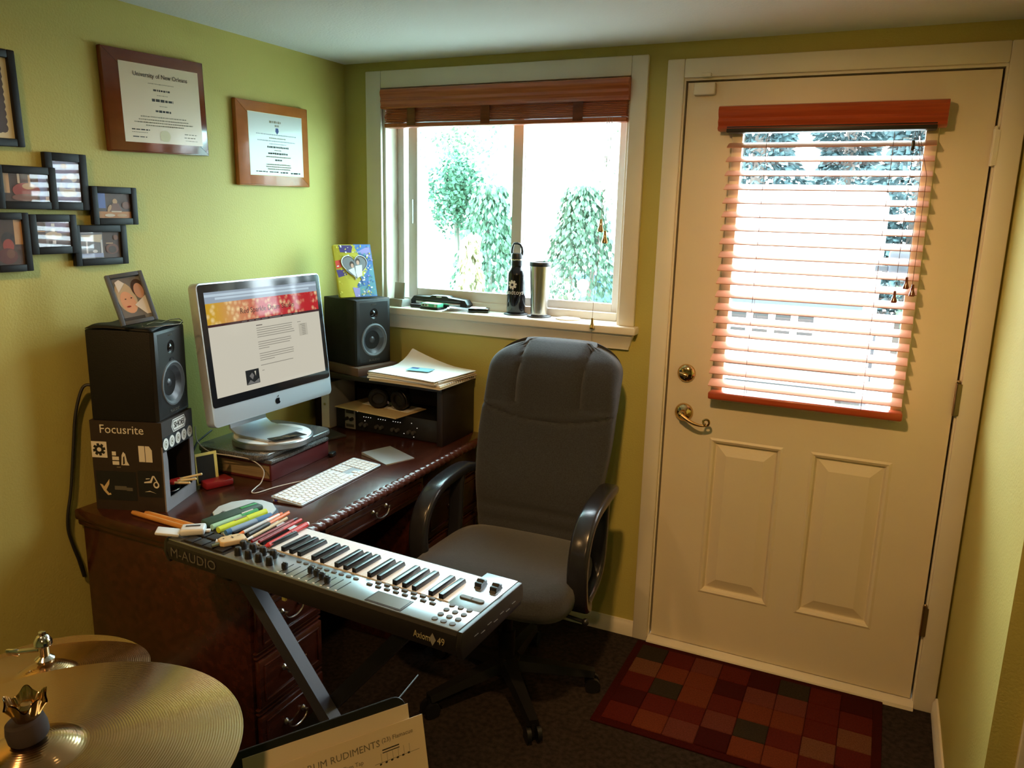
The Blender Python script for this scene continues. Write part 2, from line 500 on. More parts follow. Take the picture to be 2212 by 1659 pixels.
# casing on the return wall and a corner
b = B(); b.bx(2.452, 2.530, YC - 0.018, YC, 0, 2.10, bev=0.004); b.bx(2.452, 3.3, YC - 0.018, YC, 2.03, 2.10, bev=0.004)
struct('trim_5', b, 'trim_paint')

# ---- window unit
win = bpy.data.objects.new('window_1', None); COL.objects.link(win); win['kind'] = 'structure'
ZS = WZ0 + 0.017
b = B(); b.bx(WX0, WX0 + 0.012, 0, T, ZS, WZ1); b.bx(WX1 - 0.012, WX1, 0, T, ZS, WZ1); b.bx(WX0, WX1, 0, T, WZ1 - 0.012, WZ1); b.bx(WX0, WX1, 0.115, T, WZ0, ZS - 0.002)
obj('window_jamb', b, 'trim_paint', win, smooth=False)
b = B()
def ring_xz(b, x0, x1, z0, z1, w, y0, y1, bev=0.003):
    b.bx(x0, x0 + w, y0, y1, z0, z1, bev); b.bx(x1 - w, x1, y0, y1, z0, z1, bev)
    b.bx(x0 + w, x1 - w, y0, y1, z0, z0 + w, bev); b.bx(x0 + w, x1 - w, y0, y1, z1 - w, z1, bev)
ring_xz(b, WX0 + 0.012, WX1 - 0.012, ZS, WZ1 - 0.012, 0.030, 0.085, 0.135)
obj('window_frame', b, 'vinyl', win)
b = B(); ring_xz(b, 0.245, 0.767, ZS + 0.028, WZ1 - 0.040, 0.044, 0.092, 0.112); sash = obj('window_sash', b, 'vinyl', win)
b = B(); b.bx(0.285, 0.727, 0.100, 0.104, ZS + 0.068, WZ1 - 0.080); obj('pane', b, 'glass_teal', sash, smooth=False)
b = B(); ring_xz(b, 0.735, 1.178, ZS + 0.028, WZ1 - 0.040, 0.034, 0.114, 0.132); sash2 = obj('window_sash', b, 'vinyl', win)
b = B(); b.bx(0.767, 1.146, 0.121, 0.125, ZS + 0.060, WZ1 - 0.072); obj('pane', b, 'glass_clear', sash2, smooth=False)
b = B(); b.bx(0.262, 0.272, 0.080, 0.094, 1.56, 1.66, bev=0.003); obj('latch', b, 'vinyl', win)

# ---- door
door = bpy.data.objects.new('door_1', None); COL.objects.link(door); door['kind'] = 'structure'
sx0, sx1, sz0, sz1 = 1.410, 2.318, 0.026, 2.054
gx0, gx1, gz0, gz1 = 1.600, 2.146, 1.012, 1.900
P1 = (1.575, 1.828, 0.244, 0.845); P2 = (1.917, 2.170, 0.244, 0.845)
b = B(); YF, YBk = 0.002, 0.046
# back skin and front skin with openings, assembled from boxes
b.bx(sx0, gx0, YF, YBk, gz0, gz1); b.bx(gx1, sx1, YF, YBk, gz0, gz1); b.bx(sx0, sx1, YF, YBk, gz1, sz1)
b.bx(sx0, sx1, YF, YBk, P1[3], gz0); b.bx(sx0, sx1, YF, YBk, sz0, P1[2])
b.bx(sx0, P1[0], YF, YBk, P1[2], P1[3]); b.bx(P1[1], P2[0], YF, YBk, P1[2], P1[3]); b.bx(P2[1], sx1, YF, YBk, P1[2], P1[3])
b.bx(P1[0], P1[1], 0.030, YBk, P1[2], P1[3]); b.bx(P2[0], P2[1], 0.030, YBk, P2[2], P2[3])
obj('door_slab', b, 'door_paint', door, smooth=False)
for (x0, x1, z0, z1) in (P1, P2):
    b = B()
    steps = [(0, YF), (0.008, YF - 0.003), (0.016, YF + 0.001), (0.022, YF + 0.012), (0.026, YF + 0.012), (0.062, YF + 0.001), (0.066, YF + 0.001)]
    for (a, ya), (c, yc) in zip(steps[:-1], steps[1:]):
        o_ = [(x0 + a, ya, z0 + a), (x1 - a, ya, z0 + a), (x1 - a, ya, z1 - a), (x0 + a, ya, z1 - a)]
        i_ = [(x0 + c, yc, z0 + c), (x1 - c, yc, z0 + c), (x1 - c, yc, z1 - c), (x0 + c, yc, z1 - c)]
        b.verts_faces(o_ + i_, [(k, (k + 1) % 4, 4 + (k + 1) % 4, 4 + k) for k in range(4)])
    a, ya = steps[-1]
    b.flat([(x0 + a, ya, z0 + a), (x1 - a, ya, z0 + a), (x1 - a, ya, z1 - a), (x0 + a, ya, z1 - a)])
    obj('raised_panel', b, 'door_paint', door, smooth=False)
b = B(); ring_xz(b, gx0 - 0.030, gx1 + 0.030, gz0 - 0.030, gz1 + 0.030, 0.036, -0.010, 0.004, bev=0.005)
obj('glass_frame', b, 'door_paint', door)
b = B(); b.bx(gx0, gx1, 0.020, 0.026, gz0, gz1); obj('pane', b, 'glass_clear', door, smooth=False)
for zc in (1.835, 1.081, 0.323):
    b = B(); b.cyl((2.322, -0.012, zc - 0.052), (2.322, -0.012, zc + 0.052), 0.007, seg=12)
    b.ball((2.322, -0.012, zc + 0.056), 0.006, 8, 6); b.bx(2.322, 2.333, -0.020, -0.0165, zc - 0.05, zc + 0.05)
    for zz in (-0.033, 0, 0.033): b.lathe([(0.0074, zz - 0.001), (0.0074, zz + 0.001)], 12, (2.322, -0.012, zc))
    obj('hinge', b, 'trim_paint' if zc > 1.5 else 'hinge_metal', door)
# deadbolt with thumb turn
RY = Matrix.Rotation(PI / 2, 3, 'X')       # lathe axis -> -Y
b = B(); b.lathe([(0.0, 0.000), (0.0325, 0.000), (0.0325, 0.004), (0.029, 0.010), (0.020, 0.015), (0.012, 0.017), (0.0, 0.018)], 32, (1.475, YF, 1.070), RY)
db = obj('deadbolt', b, 'brass', door)
b = B(); b.box((1.470, -0.022, 1.068), (0.034, 0.012, 0.011), bev=0.005, seg=3, rot=(0, 0.25, 0)); obj('thumb_turn', b, 'brass', db)
b = B(); b.lathe([(0.0, 0.0), (0.0335, 0.0), (0.0335, 0.004), (0.030, 0.011), (0.020, 0.018), (0.014, 0.022), (0.012, 0.045), (0.0, 0.046)], 32, (1.476, YF, 0.926), RY)
lv = obj('lever_rose', b, 'brass', door)
b = B()
pts = []
for k in range(15):
    t = k / 14
    pts.append((1.474 + 0.098 * t, -0.046 - 0.006 * math.sin(PI * t), 0.927 - 0.030 * math.sin(t * PI * 0.62)))
cx, cz = 1.566, 0.912
for k in range(1, 16):
    a = -PI * 0.45 + k * 0.42
    r = 0.014 * (1 - k / 26)
    pts.append((cx + r * math.cos(a), -0.048 - 0.0006 * k, cz + r * math.sin(a)))
b.tube(pts, [0.0085 - 0.0045 * min(1, k / 14) for k in range(len(pts))], 10)
b.ball(pts[0], 0.0095, 12, 8); obj('lever_handle', b, 'brass', door)
# contact sensor at the top of the door
b = B(); b.bx(1.435, 1.505, -0.026, -0.002, 2.012, 2.050, bev=0.004); sn = obj('sensor_box', b, 'trim_paint', door)
b = B(); b.bx(1.462, 1.492, -0.040, -0.018, 2.066, 2.078, bev=0.003); obj('sensor_magnet', b, 'trim_paint', door)

# ---- wooden slat blind on the door
bl = thing('wooden_blind', 'reddish wooden slat blind hanging open over the glass of the door', 'blind', (0, 0, 0))
def moulding(b, x0, x1, z0, z1, y0, d):
    h = z1 - z0
    prof = [(y0, z0), (y0 - d * 0.75, z0), (y0 - d * 0.9, z0 + h * 0.08), (y0 - d * 0.80, z0 + h * 0.20), (y0 - d * 0.92, z0 + h * 0.36),
            (y0 - d * 0.82, z0 + h * 0.50), (y0 - d * 0.95, z0 + h * 0.66), (y0 - d, z0 + h * 0.82), (y0 - d * 0.9, z0 + h * 0.95), (y0 - d * 0.7, z1), (y0, z1)]
    b.prism(prof, x0, x1, axis='x')
b = B(); moulding(b, 1.532, 2.192, 1.893, 1.970, -0.011, 0.062); obj('valance', b, 'blind_wood', bl, ang=40)
b = B(); b.bx(1.560, 2.168, -0.066, -0.012, 1.886, 1.905, bev=0.003); obj('head_rail', b, 'espresso', bl)
NS = 19; z_top, z_bot = 1.848, 1.056
slb = B()
ns = 8
prof = []
for k in range(ns + 1):
    t = k / ns - 0.5; prof.append((t * 0.050, 0.0012 + 0.0035 * (0.25 - t * t) * 4 * 0.6))
prof += [(p[0], p[1] - 0.0026) for p in reversed(prof)]
slb.prism([(p[0], p[1]) for p in prof], 1.566, 2.172, axis='x')
slb.xf(Matrix.Translation((0, -0.041, 0)) @ Matrix.Rotation(math.radians(21), 4, 'X'))
slat_me = mesh_of(slb, 'slat', 'slat_wood', True, 30)
for k in range(NS):
    z = z_top + (z_bot - z_top) * k / (NS - 1)
    obj('slat', slat_me, None, bl, loc=(0, 0, z))
b = B(); b.bx(1.568, 2.178, -0.066, -0.014, 1.000, 1.026, bev=0.006, seg=3); obj('bottom_rail', b, 'blind_wood', bl)
for xx in (1.690, 2.056):
    b = B()
    for yy in (-0.066, -0.0165): b.cyl((xx, yy, 1.02), (xx, yy, 1.88), 0.0008, seg=5)
    obj('ladder_cord', b, 'woven_cord', bl)
def tassel(x, y, z, parent, mm='plaque_dark', s=1.0):
    b = B(); b.lathe([(0.0, 0.018 * s), (0.0035 * s, 0.018 * s), (0.0040 * s, 0.010 * s), (0.0050 * s, 0.0), (0.0085 * s, -0.010 * s), (0.0095 * s, -0.015 * s), (0.0075 * s, -0.018 * s), (0, -0.018 * s)], 14, (x, y, z))
    return obj('tassel', b, mm, parent)
b = B()
for (x, zb_) in ((2.139, 1.445), (2.156, 1.425), (2.111, 1.40)):
    b.tube([(2.112 + (x - 2.112) * 0.2, -0.072, 1.88), (x, -0.078, (1.88 + zb_) / 2 + 0.1), (x, -0.078, zb_)], 0.0008, 5)
obj('lift_cord', b, 'woven_cord', bl)
for (x, zb_) in ((2.139, 1.436), (2.158, 1.415), (2.111, 1.392)): tassel(x, -0.078, zb_, bl, 'plaque_dark')
b = B(); b.bx(2.104, 2.114, -0.082, -0.074, 1.824, 1.854, bev=0.003); obj('cord_stop', b, 'black_plastic', bl)

# ---- raised wooden shade in the window
ws = thing('woven_shade', 'raised brown wooden shade with moulded valance at the top of the window', 'blind', (0, 0, 0))
b = B(); moulding(b, 0.199, 1.216, 2.004, 2.078, -0.002, 0.040); obj('valance', b, 'shade_wood', ws, ang=40)
for k in range(9):
    b = B(); z = 1.952 + k * 0.0062; yo = -0.010 - 0.004 * math.sin(k * 0.7)
    b.bx(0.2085 + 0.001 * (k % 3), 1.2085 - 0.001 * (k % 2), yo - 0.012, yo + 0.030, z, z + 0.0052, bev=0.0012, seg=1)
    obj('slat', b, 'shade_wood', ws)
b = B(); b.bx(0.208, 1.209, -0.026, 0.020, 1.933, 1.949, bev=0.003); obj('bottom_rail', b, 'shade_wood', ws)
for xx in (0.335, 0.660, 1.03):
    b = B(); b.bx(xx - 0.019, xx + 0.019, -0.0285, -0.0265, 1.940, 2.006); obj('ladder_tape', b, 'plaque_dark', ws)
b = B()
b.tube([(1.142, -0.03, 1.95), (1.140, -0.031, 1.75), (1.137, -0.033, 1.60)], 0.0009, 5); b.tube([(1.160, -0.03, 1.95), (1.155, -0.032, 1.7), (1.155, -0.034, 1.56)], 0.0009, 5)
b.tube([(1.150, -0.03, 1.95), (1.144, -0.04, 1.55), (1.133, -0.062, 1.30), (1.132, -0.062, 1.245)], 0.0009, 5); b.cyl((1.132, -0.062, 1.21), (1.131, -0.062, 1.145), 0.0009, seg=5)
obj('lift_cord', b, 'cord', ws)
tassel(1.137, -0.033, 1.578, ws, 'brass', 1.25); tassel(1.155, -0.034, 1.538, ws, 'brass', 1.25); tassel(1.132, -0.062, 1.228, ws, 'brass', 1.1)

# ---- rug of woven blocks
rg = thing('door_rug', 'small red rug of coloured woven blocks on the floor before the door', 'rug', (1.803, -0.306, 0))
m_('rug_red', rgb(80, 23, 14), 0.95, spec=0.1, bump=0.7, bscale=500, var=0.2, vscale=200)
m_('rug_dkred', rgb(56, 10, 7), 0.95, spec=0.1, bump=0.7, bscale=500, var=0.2, vscale=200)
m_('rug_orange', rgb(98, 44, 23), 0.95, spec=0.1, bump=0.7, bscale=500, var=0.2, vscale=200)
m_('rug_tan', rgb(100, 62, 42), 0.95, spec=0.1, bump=0.7, bscale=500, var=0.2, vscale=200)
m_('rug_pink', rgb(92, 44, 35), 0.95, spec=0.1, bump=0.7, bscale=500, var=0.2, vscale=200)
m_('rug_olive', rgb(46, 38, 27), 0.95, spec=0.1, bump=0.7, bscale=500, var=0.2, vscale=200)
b = B(); b.bx(-0.433, 0.433, -0.276, 0.276, 0.0, 0.006, bev=0.002); obj('rug_border', b, 'rug_dkred', rg)
cols = ['rug_olive', 'rug_red', 'rug_pink', 'rug_red', 'rug_dkred', 'rug_olive', 'rug_red', 'rug_dkred',
        'rug_tan', 'rug_orange', 'rug_orange', 'rug_dkred', 'rug_pink', 'rug_pink', 'rug_red', 'rug_red',
        'rug_red', 'rug_olive', 'rug_orange', 'rug_red', 'rug_orange', 'rug_orange', 'rug_red', 'rug_tan',
        'rug_dkred', 'rug_red', 'rug_red', 'rug_pink', 'rug_olive', 'rug_red', 'rug_tan', 'rug_red',
        'rug_red', 'rug_orange', 'rug_pink', 'rug_dkred', 'rug_orange', 'rug_orange', 'rug_red', 'rug_dkred']
rr = random.Random(3)
gx, gy = 8, 5
for i in range(gx):
    for j in range(gy):
        x0 = -0.405 + 0.81 * i / gx; x1 = x0 + 0.81 / gx; y1 = 0.248 - 0.496 * j / gy; y0 = y1 - 0.496 / gy
        sh = 0.03 * (-1 if i % 2 else 1)
        b = B(); b.bx(x0 + 0.0008, x1 - 0.0008, y0 + 0.0008, y1 - 0.0008, 0.004, 0.0095 + 0.0008 * rr.random(), bev=0.002, seg=1)
        obj('woven_block', b, cols[j * gx + i], rg)

# ---- recessed ceiling downlights (out of view, above and behind the camera)
m_('lamp_lens', (0.9, 0.85, 0.7), 0.4, emit=(1.0, 0.80, 0.50), estr=14.0)
m_('lamp_trim', (0.8, 0.8, 0.78), 0.5)
WARM = (1.0, 0.57, 0.22)
def downlight(x, y, watts, lab, aim, cone=150, blend=0.75):
    t = thing('recessed_light', lab, 'ceiling light', (x, y, H), group='recessed ceiling downlights')
    b = B(); b.lathe([(0.055, 0.0), (0.085, 0.0), (0.085, -0.004), (0.078, -0.010), (0.060, -0.012), (0.055, -0.006)], 32, cap=False); obj('trim_ring', b, 'lamp_trim', t)
    b = B(); b.lathe([(0.0, -0.002), (0.055, -0.002), (0.050, -0.005), (0.0, -0.006)], 32, cap=False); obj('lamp_lens', b, 'lamp_lens', t)
    ld = bpy.data.lights.new('downlight_bulb', 'SPOT'); ld.energy = watts; ld.color = WARM
    ld.spot_size = math.radians(cone); ld.spot_blend = blend; ld.shadow_soft_size = 0.045
    o = bpy.data.objects.new('downlight_bulb', ld); COL.objects.link(o); o.parent = t; o.location = (0, 0, -0.03)
    o.rotation_euler = (Vector(aim) - Vector((x, y, H - 0.03))).to_track_quat('-Z', 'Y').to_euler()
    return t
downlight(1.60, -1.65, 92, 'round recessed downlight in the ceiling in front of the door', (1.93, -0.10, 0.45), 108, 1.0)
downlight(0.66, -2.40, 62, 'round recessed downlight in the ceiling above the cymbals', (0.0, -1.60, 0.75), 112, 1.0)
downlight(2.10, -3.40, 60, 'round recessed downlight in the ceiling at the back of the room', (1.32, -2.15, 0.80), 62, 1.0)

# ================================================================== OUTSIDE
m_('concrete', (0.42, 0.42, 0.40), 0.9, var=0.12, vscale=3)
m_('lawn', (0.10, 0.17, 0.06), 0.95, var=0.3, vscale=12)
m_('fence_white', (0.50, 0.56, 0.52), 0.8)
m_('leaf_green', (0.045, 0.105, 0.062), 0.7, var=0.35, vscale=20)
m_('leaf_light', (0.075, 0.130, 0.080), 0.7, var=0.35, vscale=20)
m_('leaf_blue', (0.045, 0.088, 0.094), 0.7, var=0.35, vscale=14)
m_('leaf_pale', (0.10, 0.125, 0.08), 0.7, var=0.3, vscale=20)
m_('leaf_straw', (0.42, 0.34, 0.20), 0.7, var=0.2, vscale=20)
m_('bark', (0.16, 0.13, 0.11), 0.9)
m_('vehicle_white', (0.80, 0.81, 0.82), 0.25, coat=0.4)
m_('vehicle_glass', (0.55, 0.60, 0.63), 0.08)
m_('vehicle_dark', (0.012, 0.014, 0.020), 0.4)
m_('vehicle_grey', (0.045, 0.055, 0.070), 0.4)
m_('tyre', (0.012, 0.014, 0.018), 0.8)
m_('house_wall', (0.70, 0.70, 0.66), 0.8)
m_('house_roof', (0.30, 0.33, 0.33), 0.9)
m_('bin_blue', (0.05, 0.17, 0.42), 0.5)
m_('flower_pink', (0.62, 0.14, 0.24), 0.7)
GZ = -0.10
b = B(); b.bx(-30, 25, 0.26, 40, GZ - 0.1, GZ); g = struct('ground_outside', b, 'concrete', smooth=False)

def leaf_cloud(n, fn, size, rnd, droop=0.0):
    vs, fs = [], []
    for k in range(n):
        c, d = fn(rnd)
        c = Vector(c)
        if d is None:
            d = Vector((rnd.uniform(-1, 1), rnd.uniform(-1, 1), rnd.uniform(-1, 1) - droop)).normalized()
        s = size * rnd.uniform(0.6, 1.4)
        sd = d.cross(Vector((rnd.uniform(-1, 1), rnd.uniform(-1, 1), rnd.uniform(-1, 1)))).normalized() * s * 0.32
        i = len(vs)
        vs += [c - d * s * 0.5, c + sd, c + d * s * 0.5, c - sd]
        fs.append((i, i + 1, i + 2, i + 3))
    me = bpy.data.meshes.new('foliage'); me.from_pydata([tuple(v) for v in vs], [], fs); me.update()
    return me
def plant(name, label, cat, loc, n, fn, size, leafmat, seed, trunk=None, droop=0.0, group=None):
    t = thing(name, label, cat, loc, group=group)
    rnd = random.Random(seed)
    me = leaf_cloud(n, fn, size, rnd, droop); me.materials.append(M[leafmat])
    o = obj('foliage', me, None, t); o['kind'] = 'stuff'
    if trunk:
        b = B()
        for pts, r in trunk: b.tube(pts, r, 7)
        obj('trunk', b, 'bark', t)
    return t
def ball_fn(cx, cy, cz, rx, ry, rz, shell=0.35):
    def fn(r):
        while True:
            v = Vector((r.uniform(-1, 1), r.uniform(-1, 1), r.uniform(-1, 1)))
            if 0.05 < v.length < 1: break
        v = v.normalized() * (1 - shell * r.random() ** 1.5)
        k = 1 + 0.18 * math.sin(5 * v.x + 3 * v.z) * math.cos(4 * v.y)
        return (cx + v.x * rx * k, cy + v.y * ry * k, cz + v.z * rz * k), None
    return fn
def weep_fn(cx, cy, h, rad):
    def fn(r):
        a = r.uniform(0, 2 * PI); t = r.random() ** 0.8; q = r.uniform(0.25, 1.0)
        arch = 1 - (t - 0.35) ** 2 * 2.0
        x = cx + math.cos(a) * rad * q * min(1, t * 1.5); y = cy + math.sin(a) * rad * q * min(1, t * 1.5)
        z = h * max(0.02, (1 - max(0, t - 0.3) * 1.35 * q)) + r.uniform(-0.05, 0.05)
        d = Vector((math.cos(a) * 0.4, math.sin(a) * 0.4, -1.0 + r.uniform(-.25, .25))).normalized()
        return (x, y, z), d
    return fn
def cone_fn(h, rad, z0):
    def fn(r):
        t = r.random() ** 1.6; a = r.uniform(0, 2 * PI); q = (0.35 + 0.65 * r.random() ** 0.5)
        lay = 0.8 + 0.2 * math.sin(t * 34)
        x = math.cos(a) * rad * (1 - t) * q * lay; y = math.sin(a) * rad * (1 - t) * q * lay
        return (x, y, z0 + h * t - 0.12 * q * rad * (1 - t)), Vector((math.cos(a), math.sin(a), -0.35 + r.uniform(-.3, .3))).normalized()
    return fn
plant('rounded_shrub', 'rounded leafy green shrub seen through the left window pane', 'shrub', (-2.08, 4.65, GZ), 2600,
      ball_fn(0, 0, 1.88, 0.30, 0.28, 0.42, 0.8), 0.052, 'leaf_green', 1, [([(0, 0, 0), (0.05, 0, 0.7), (-0.05, 0.05, 1.8)], 0.03)])
plant('weeping_shrub', 'weeping light green shrub left of the dark bottle in the window', 'shrub', (-1.60, 4.45, GZ), 4200,
      weep_fn(0, 0, 1.90, 0.40), 0.062, 'leaf_light', 2, [([(0, 0, 0), (0.04, 0, 0.8), (-0.03, 0.0, 1.7)], 0.025)])
plant('weeping_shrub', 'weeping green shrub seen through the right window pane', 'shrub', (-0.86, 5.15, GZ), 4200,
      weep_fn(0, 0, 1.92, 0.46), 0.062, 'leaf_green', 3, [([(0, 0, 0), (0.1, 0, 0.8), (0.2, 0.05, 1.7)], 0.025), ([(0, 0, 0), (-0.1, 0.02, 0.8), (-0.12, 0.0, 1.7)], 0.02)])
plant('ornamental_grass', 'straw coloured grass clump below the left window shrubs', 'grass', (-1.32, 3.55, GZ), 700,
      weep_fn(0, 0, 1.42, 0.18), 0.10, 'leaf_straw', 4)
plant('garden_tree', 'tall thin pale tree at the right edge of the window view', 'tree', (-0.75, 7.4, GZ), 1300,
      ball_fn(0, 0, 2.15, 0.70, 0.6, 0.85, 0.9), 0.055, 'leaf_pale', 5, [([(0, 0, 0), (0.05, 0, 1.0), (-0.05, 0, 2.4)], 0.03), ([(0.0, 0, 1.1), (0.3, 0.1, 1.9)], 0.015), ([(0.0, 0, 1.3), (-0.3, 0.1, 2.1)], 0.015)])
plant('garden_tree', 'faint pale tree at the upper left of the window view', 'tree', (-4.2, 8.4, GZ), 800,
      ball_fn(0, 0, 2.75, 0.75, 0.6, 0.7, 0.9), 0.07, 'leaf_pale', 6, [([(0, 0, 0), (0.05, 0, 1.4), (0, 0, 2.7)], 0.04)])
# spiky plant in a pot
sp = thing('potted_yucca', 'spiky potted plant standing outside below the window', 'plant', (-1.02, 3.05, GZ))
b = B(); b.lathe([(0.0, 0.0), (0.16, 0.0), (0.21, 0.60), (0.24, 0.62), (0.24, 0.68), (0.20, 0.68), (0.19, 0.62), (0.0, 0.60)], 20); obj('planter', b, 'mint', sp)
rn = random.Random(9)
for k in range(26):
    a = rn.uniform(0, 2 * PI); e = rn.uniform(0.15, 1.2); L_ = rn.uniform(0.26, 0.36)
    d = Vector((math.cos(a) * math.cos(e), math.sin(a) * math.cos(e), math.sin(e))); sd = d.cross(Vector((0, 0, 1))).normalized() * 0.014
    base = Vector((0.05 * math.cos(a), 0.05 * math.sin(a), 0.64))
    b = B(); b.verts_faces([base - sd, base + sd, base + d * L_ * 0.6 + sd * 0.8, base + d * L_ + Vector((0, 0, -0.03)), base + d * L_ * 0.6 - sd * 0.8], [(0, 1, 2, 3, 4)])
    obj('leaf', b, 'leaf_light', sp, smooth=False)
for k, (x, y, lab) in enumerate([(0.35, 8.6, 'dark blue green conifer behind the white truck, left of the door view'), (2.35, 8.8, 'dark blue green conifer behind the white truck, right of the door view'), (1.35, 11.0, 'further blue green conifer between the two nearer ones beyond the truck')]):
    plant('conifer', lab, 'tree', (x, y, GZ), 14000, cone_fn(6.2, 1.05, 0.7), 0.11, 'leaf_blue', 20 + k,
          [([(0, 0, 0), (0, 0, 3), (0.03, 0, 6.5)], [0.12, 0.09, 0.02])], group='conifers beyond the truck')
plant('hedge_shrub', 'pale green bush beside the white vehicle seen through the blind', 'shrub', (2.66, 6.0, GZ), 1800,
      ball_fn(0, 0, 1.05, 0.42, 0.5, 0.75, .8), 0.06, 'leaf_light', 31, [([(0, 0, 0), (0, 0, 1.0)], 0.03)])
# picket fence behind the left pane
fe = thing('garden_fence', 'pale vertical board fence at the left of the window view', 'fence', (-2.75, 6.5, GZ))
for k in range(16):
    b = B(); b.prism([(-0.066, 0), (0.066, 0), (0.066, 1.36), (0.0, 1.40), (-0.066, 1.36)], 0, 0.02, axis='y')
    obj('board', b, 'fence_white', fe, loc=(-1.3 + k * 0.14, 0, 0))
for z in (0.3, 1.1):
    b = B(); b.bx(-1.4, 0.95, 0.02, 0.06, z, z + 0.08); obj('rail', b, 'fence_white', fe)
# low wall / ledge with rail behind the shrubs
lw = thing('garden_wall', 'low pale stone edging wall across the garden', 'wall', (-1.6, 6.0, GZ))
for k in range(9):
    b = B(); b.box((0, 0, 0.30), (0.36, 0.22, 0.60), bev=0.02); obj('stone', b, 'house_wall', lw, loc=(-1.55 + k * 0.37, 0.02 * (k % 2), 0))
# far house
hs = thing('neighbour_house', 'far pale house with dark eaves beyond the garden', 'house', (-5.6, 16.5, GZ))
b = B(); b.bx(-3, 3.4, 0, 5, 0, 3.0); obj('house_wall', b, 'house_wall', hs, smooth=False)
b = B(); b.prism([(-3.4, 3.0), (3.8, 3.0), (0.2, 5.2)], -0.4, 5.4, axis='y'); obj('roof', b, 'house_roof', hs, smooth=False)
for xx in (-2.2, -0.4, 1.4):
    w_ = obj('window', B().bx(xx, xx + 1.0, -0.03, 0.02, 1.1, 2.2), 'vinyl', hs, smooth=False)
    obj('pane', B().bx(xx + 0.08, xx + 0.92, -0.045, -0.025, 1.18, 2.12), 'vehicle_glass', w_, smooth=False)
tag(obj('recycling_bin', B().prism([(-0.25, 0), (0.25, 0), (0.3, 0.95), (-0.3, 0.95)], -0.3, 0.3, axis='y', bev=0.03).bx(-0.33, 0.33, -0.33, 0.33, 0.95, 1.02, 0.02), 'bin_blue', loc=(-0.95, 6.4, GZ)),
    'blue bin standing outside behind the window shrubs', 'bin')

# white boxy vehicle parked nose to the door
tr = thing('white_truck', 'white boxy truck parked nose first outside the door', 'truck', (1.19, 2.62, GZ))
def zz(z): return z - GZ
prof = [(0.02, zz(.48)), (0.0, zz(.74)), (0.0, zz(1.06)), (0.05, zz(1.12)), (0.95, zz(1.24)), (1.02, zz(1.28)), (1.40, zz(1.78)), (1.55, zz(1.84)), (4.1, zz(1.84)), (4.2, zz(.9)), (4.2, zz(.48))]
b = B(); b.prism(prof, -0.84, 0.84, axis='x', bev=0.03); obj('body', b, 'vehicle_white', tr)
b = B(); b.verts_faces([(-0.72, 1.03, zz(1.31)), (0.72, 1.03, zz(1.31)), (0.66, 1.375, zz(1.765)), (-0.66, 1.375, zz(1.765))], [(0, 1, 2, 3)])
b.xf(Matrix.Translation((0, -0.012, 0.008))); obj('windshield', b, 'vehicle_glass', tr, smooth=False)
gr = obj('grille', B().bx(-0.72, 0.56, -0.025, 0.01, zz(.80), zz(1.05), 0.006), 'vehicle_white', tr)
for r_ in range(2):
    for k in range(9):
        x = 0.455 - k * 0.140; z = zz(.985 - r_ * 0.115)
        s_ = obj('grille_slot', B().bx(x - 0.048, x + 0.048, -0.029, -0.02, z - 0.035, z + 0.035), 'vehicle_dark', gr, smooth=False)
obj('hood_gap', B().bx(-0.78, 0.78, -0.012, 0.02, zz(1.068), zz(1.098)), 'vehicle_grey', tr, smooth=False)
for sx in (-1, 1):
    obj('headlight', B().bx(sx * 0.71 - 0.095, sx * 0.71 + 0.095, -0.022, 0.01, zz(.84), zz(1.02), 0.02), 'vehicle_glass', tr)
    mi = obj('side_mirror', B().bx(sx * 0.98 - 0.09, sx * 0.98 + 0.09, 0.95, 1.05, zz(1.24), zz(1.42), 0.03), 'vehicle_dark', tr)
    obj('mirror_arm', B().bx(sx * 0.86 - 0.05, sx * 0.86 + 0.05, 0.98, 1.02, zz(1.26), zz(1.30)), 'vehicle_dark', mi)
    for yy in (0.75, 3.3):
        wl = obj('wheel', B().lathe([(0.0, -0.1), (0.28, -0.1), (0.33, -0.06), (0.33, 0.06), (0.28, 0.1), (0, 0.1)], 24, (sx * 0.76, yy, 0.33), Matrix.Rotation(PI / 2, 3, 'Y')), 'tyre', tr)
bp_ = obj('bumper', B().bx(-0.86, 0.86, -0.14, 0.02, zz(.50), zz(.72), 0.03), 'vehicle_white', tr)
for z0, z1, x0 in ((.675, .695, -0.25), (.612, .632, -0.30), (.550, .575, -0.80)):
    obj('bumper_band', B().bx(x0, 0.80, -0.150, -0.13, zz(z0), zz(z1)), 'vehicle_dark', bp_, smooth=False)
# second car, side on, seen at the right of the window
c2 = thing('white_car', 'white car parked side on beyond the window, dark wheel showing', 'car', (-2.55, 11.2, GZ))
prof = [(-1.9, .30), (1.9, .30), (1.95, .75), (1.2, .88), (0.7, 1.30), (-0.9, 1.32), (-1.5, .92), (-1.95, .82)]
b = B(); b.prism([(p[0], p[1]) for p in prof], -0.7, 0.7, axis='y', bev=0.05); obj('body', b, 'vehicle_white', c2)
for xx in (-1.25, 0.30):
    w_ = obj('wheel', B().lathe([(0.0, -0.1), (0.26, -0.1), (0.31, -0.05), (0.31, 0.05), (0.26, 0.1), (0, 0.1)], 24, (xx, -0.66, 0.33), Matrix.Rotation(PI / 2, 3, 'X')), 'tyre', c2)
    obj('hub', B().lathe([(0.0, 0.0), (0.13, 0.0), (0.11, 0.02), (0.0, 0.03)], 16, (xx, -0.765, 0.33), Matrix.Rotation(PI / 2, 3, 'X')), 'vehicle_white', w_)
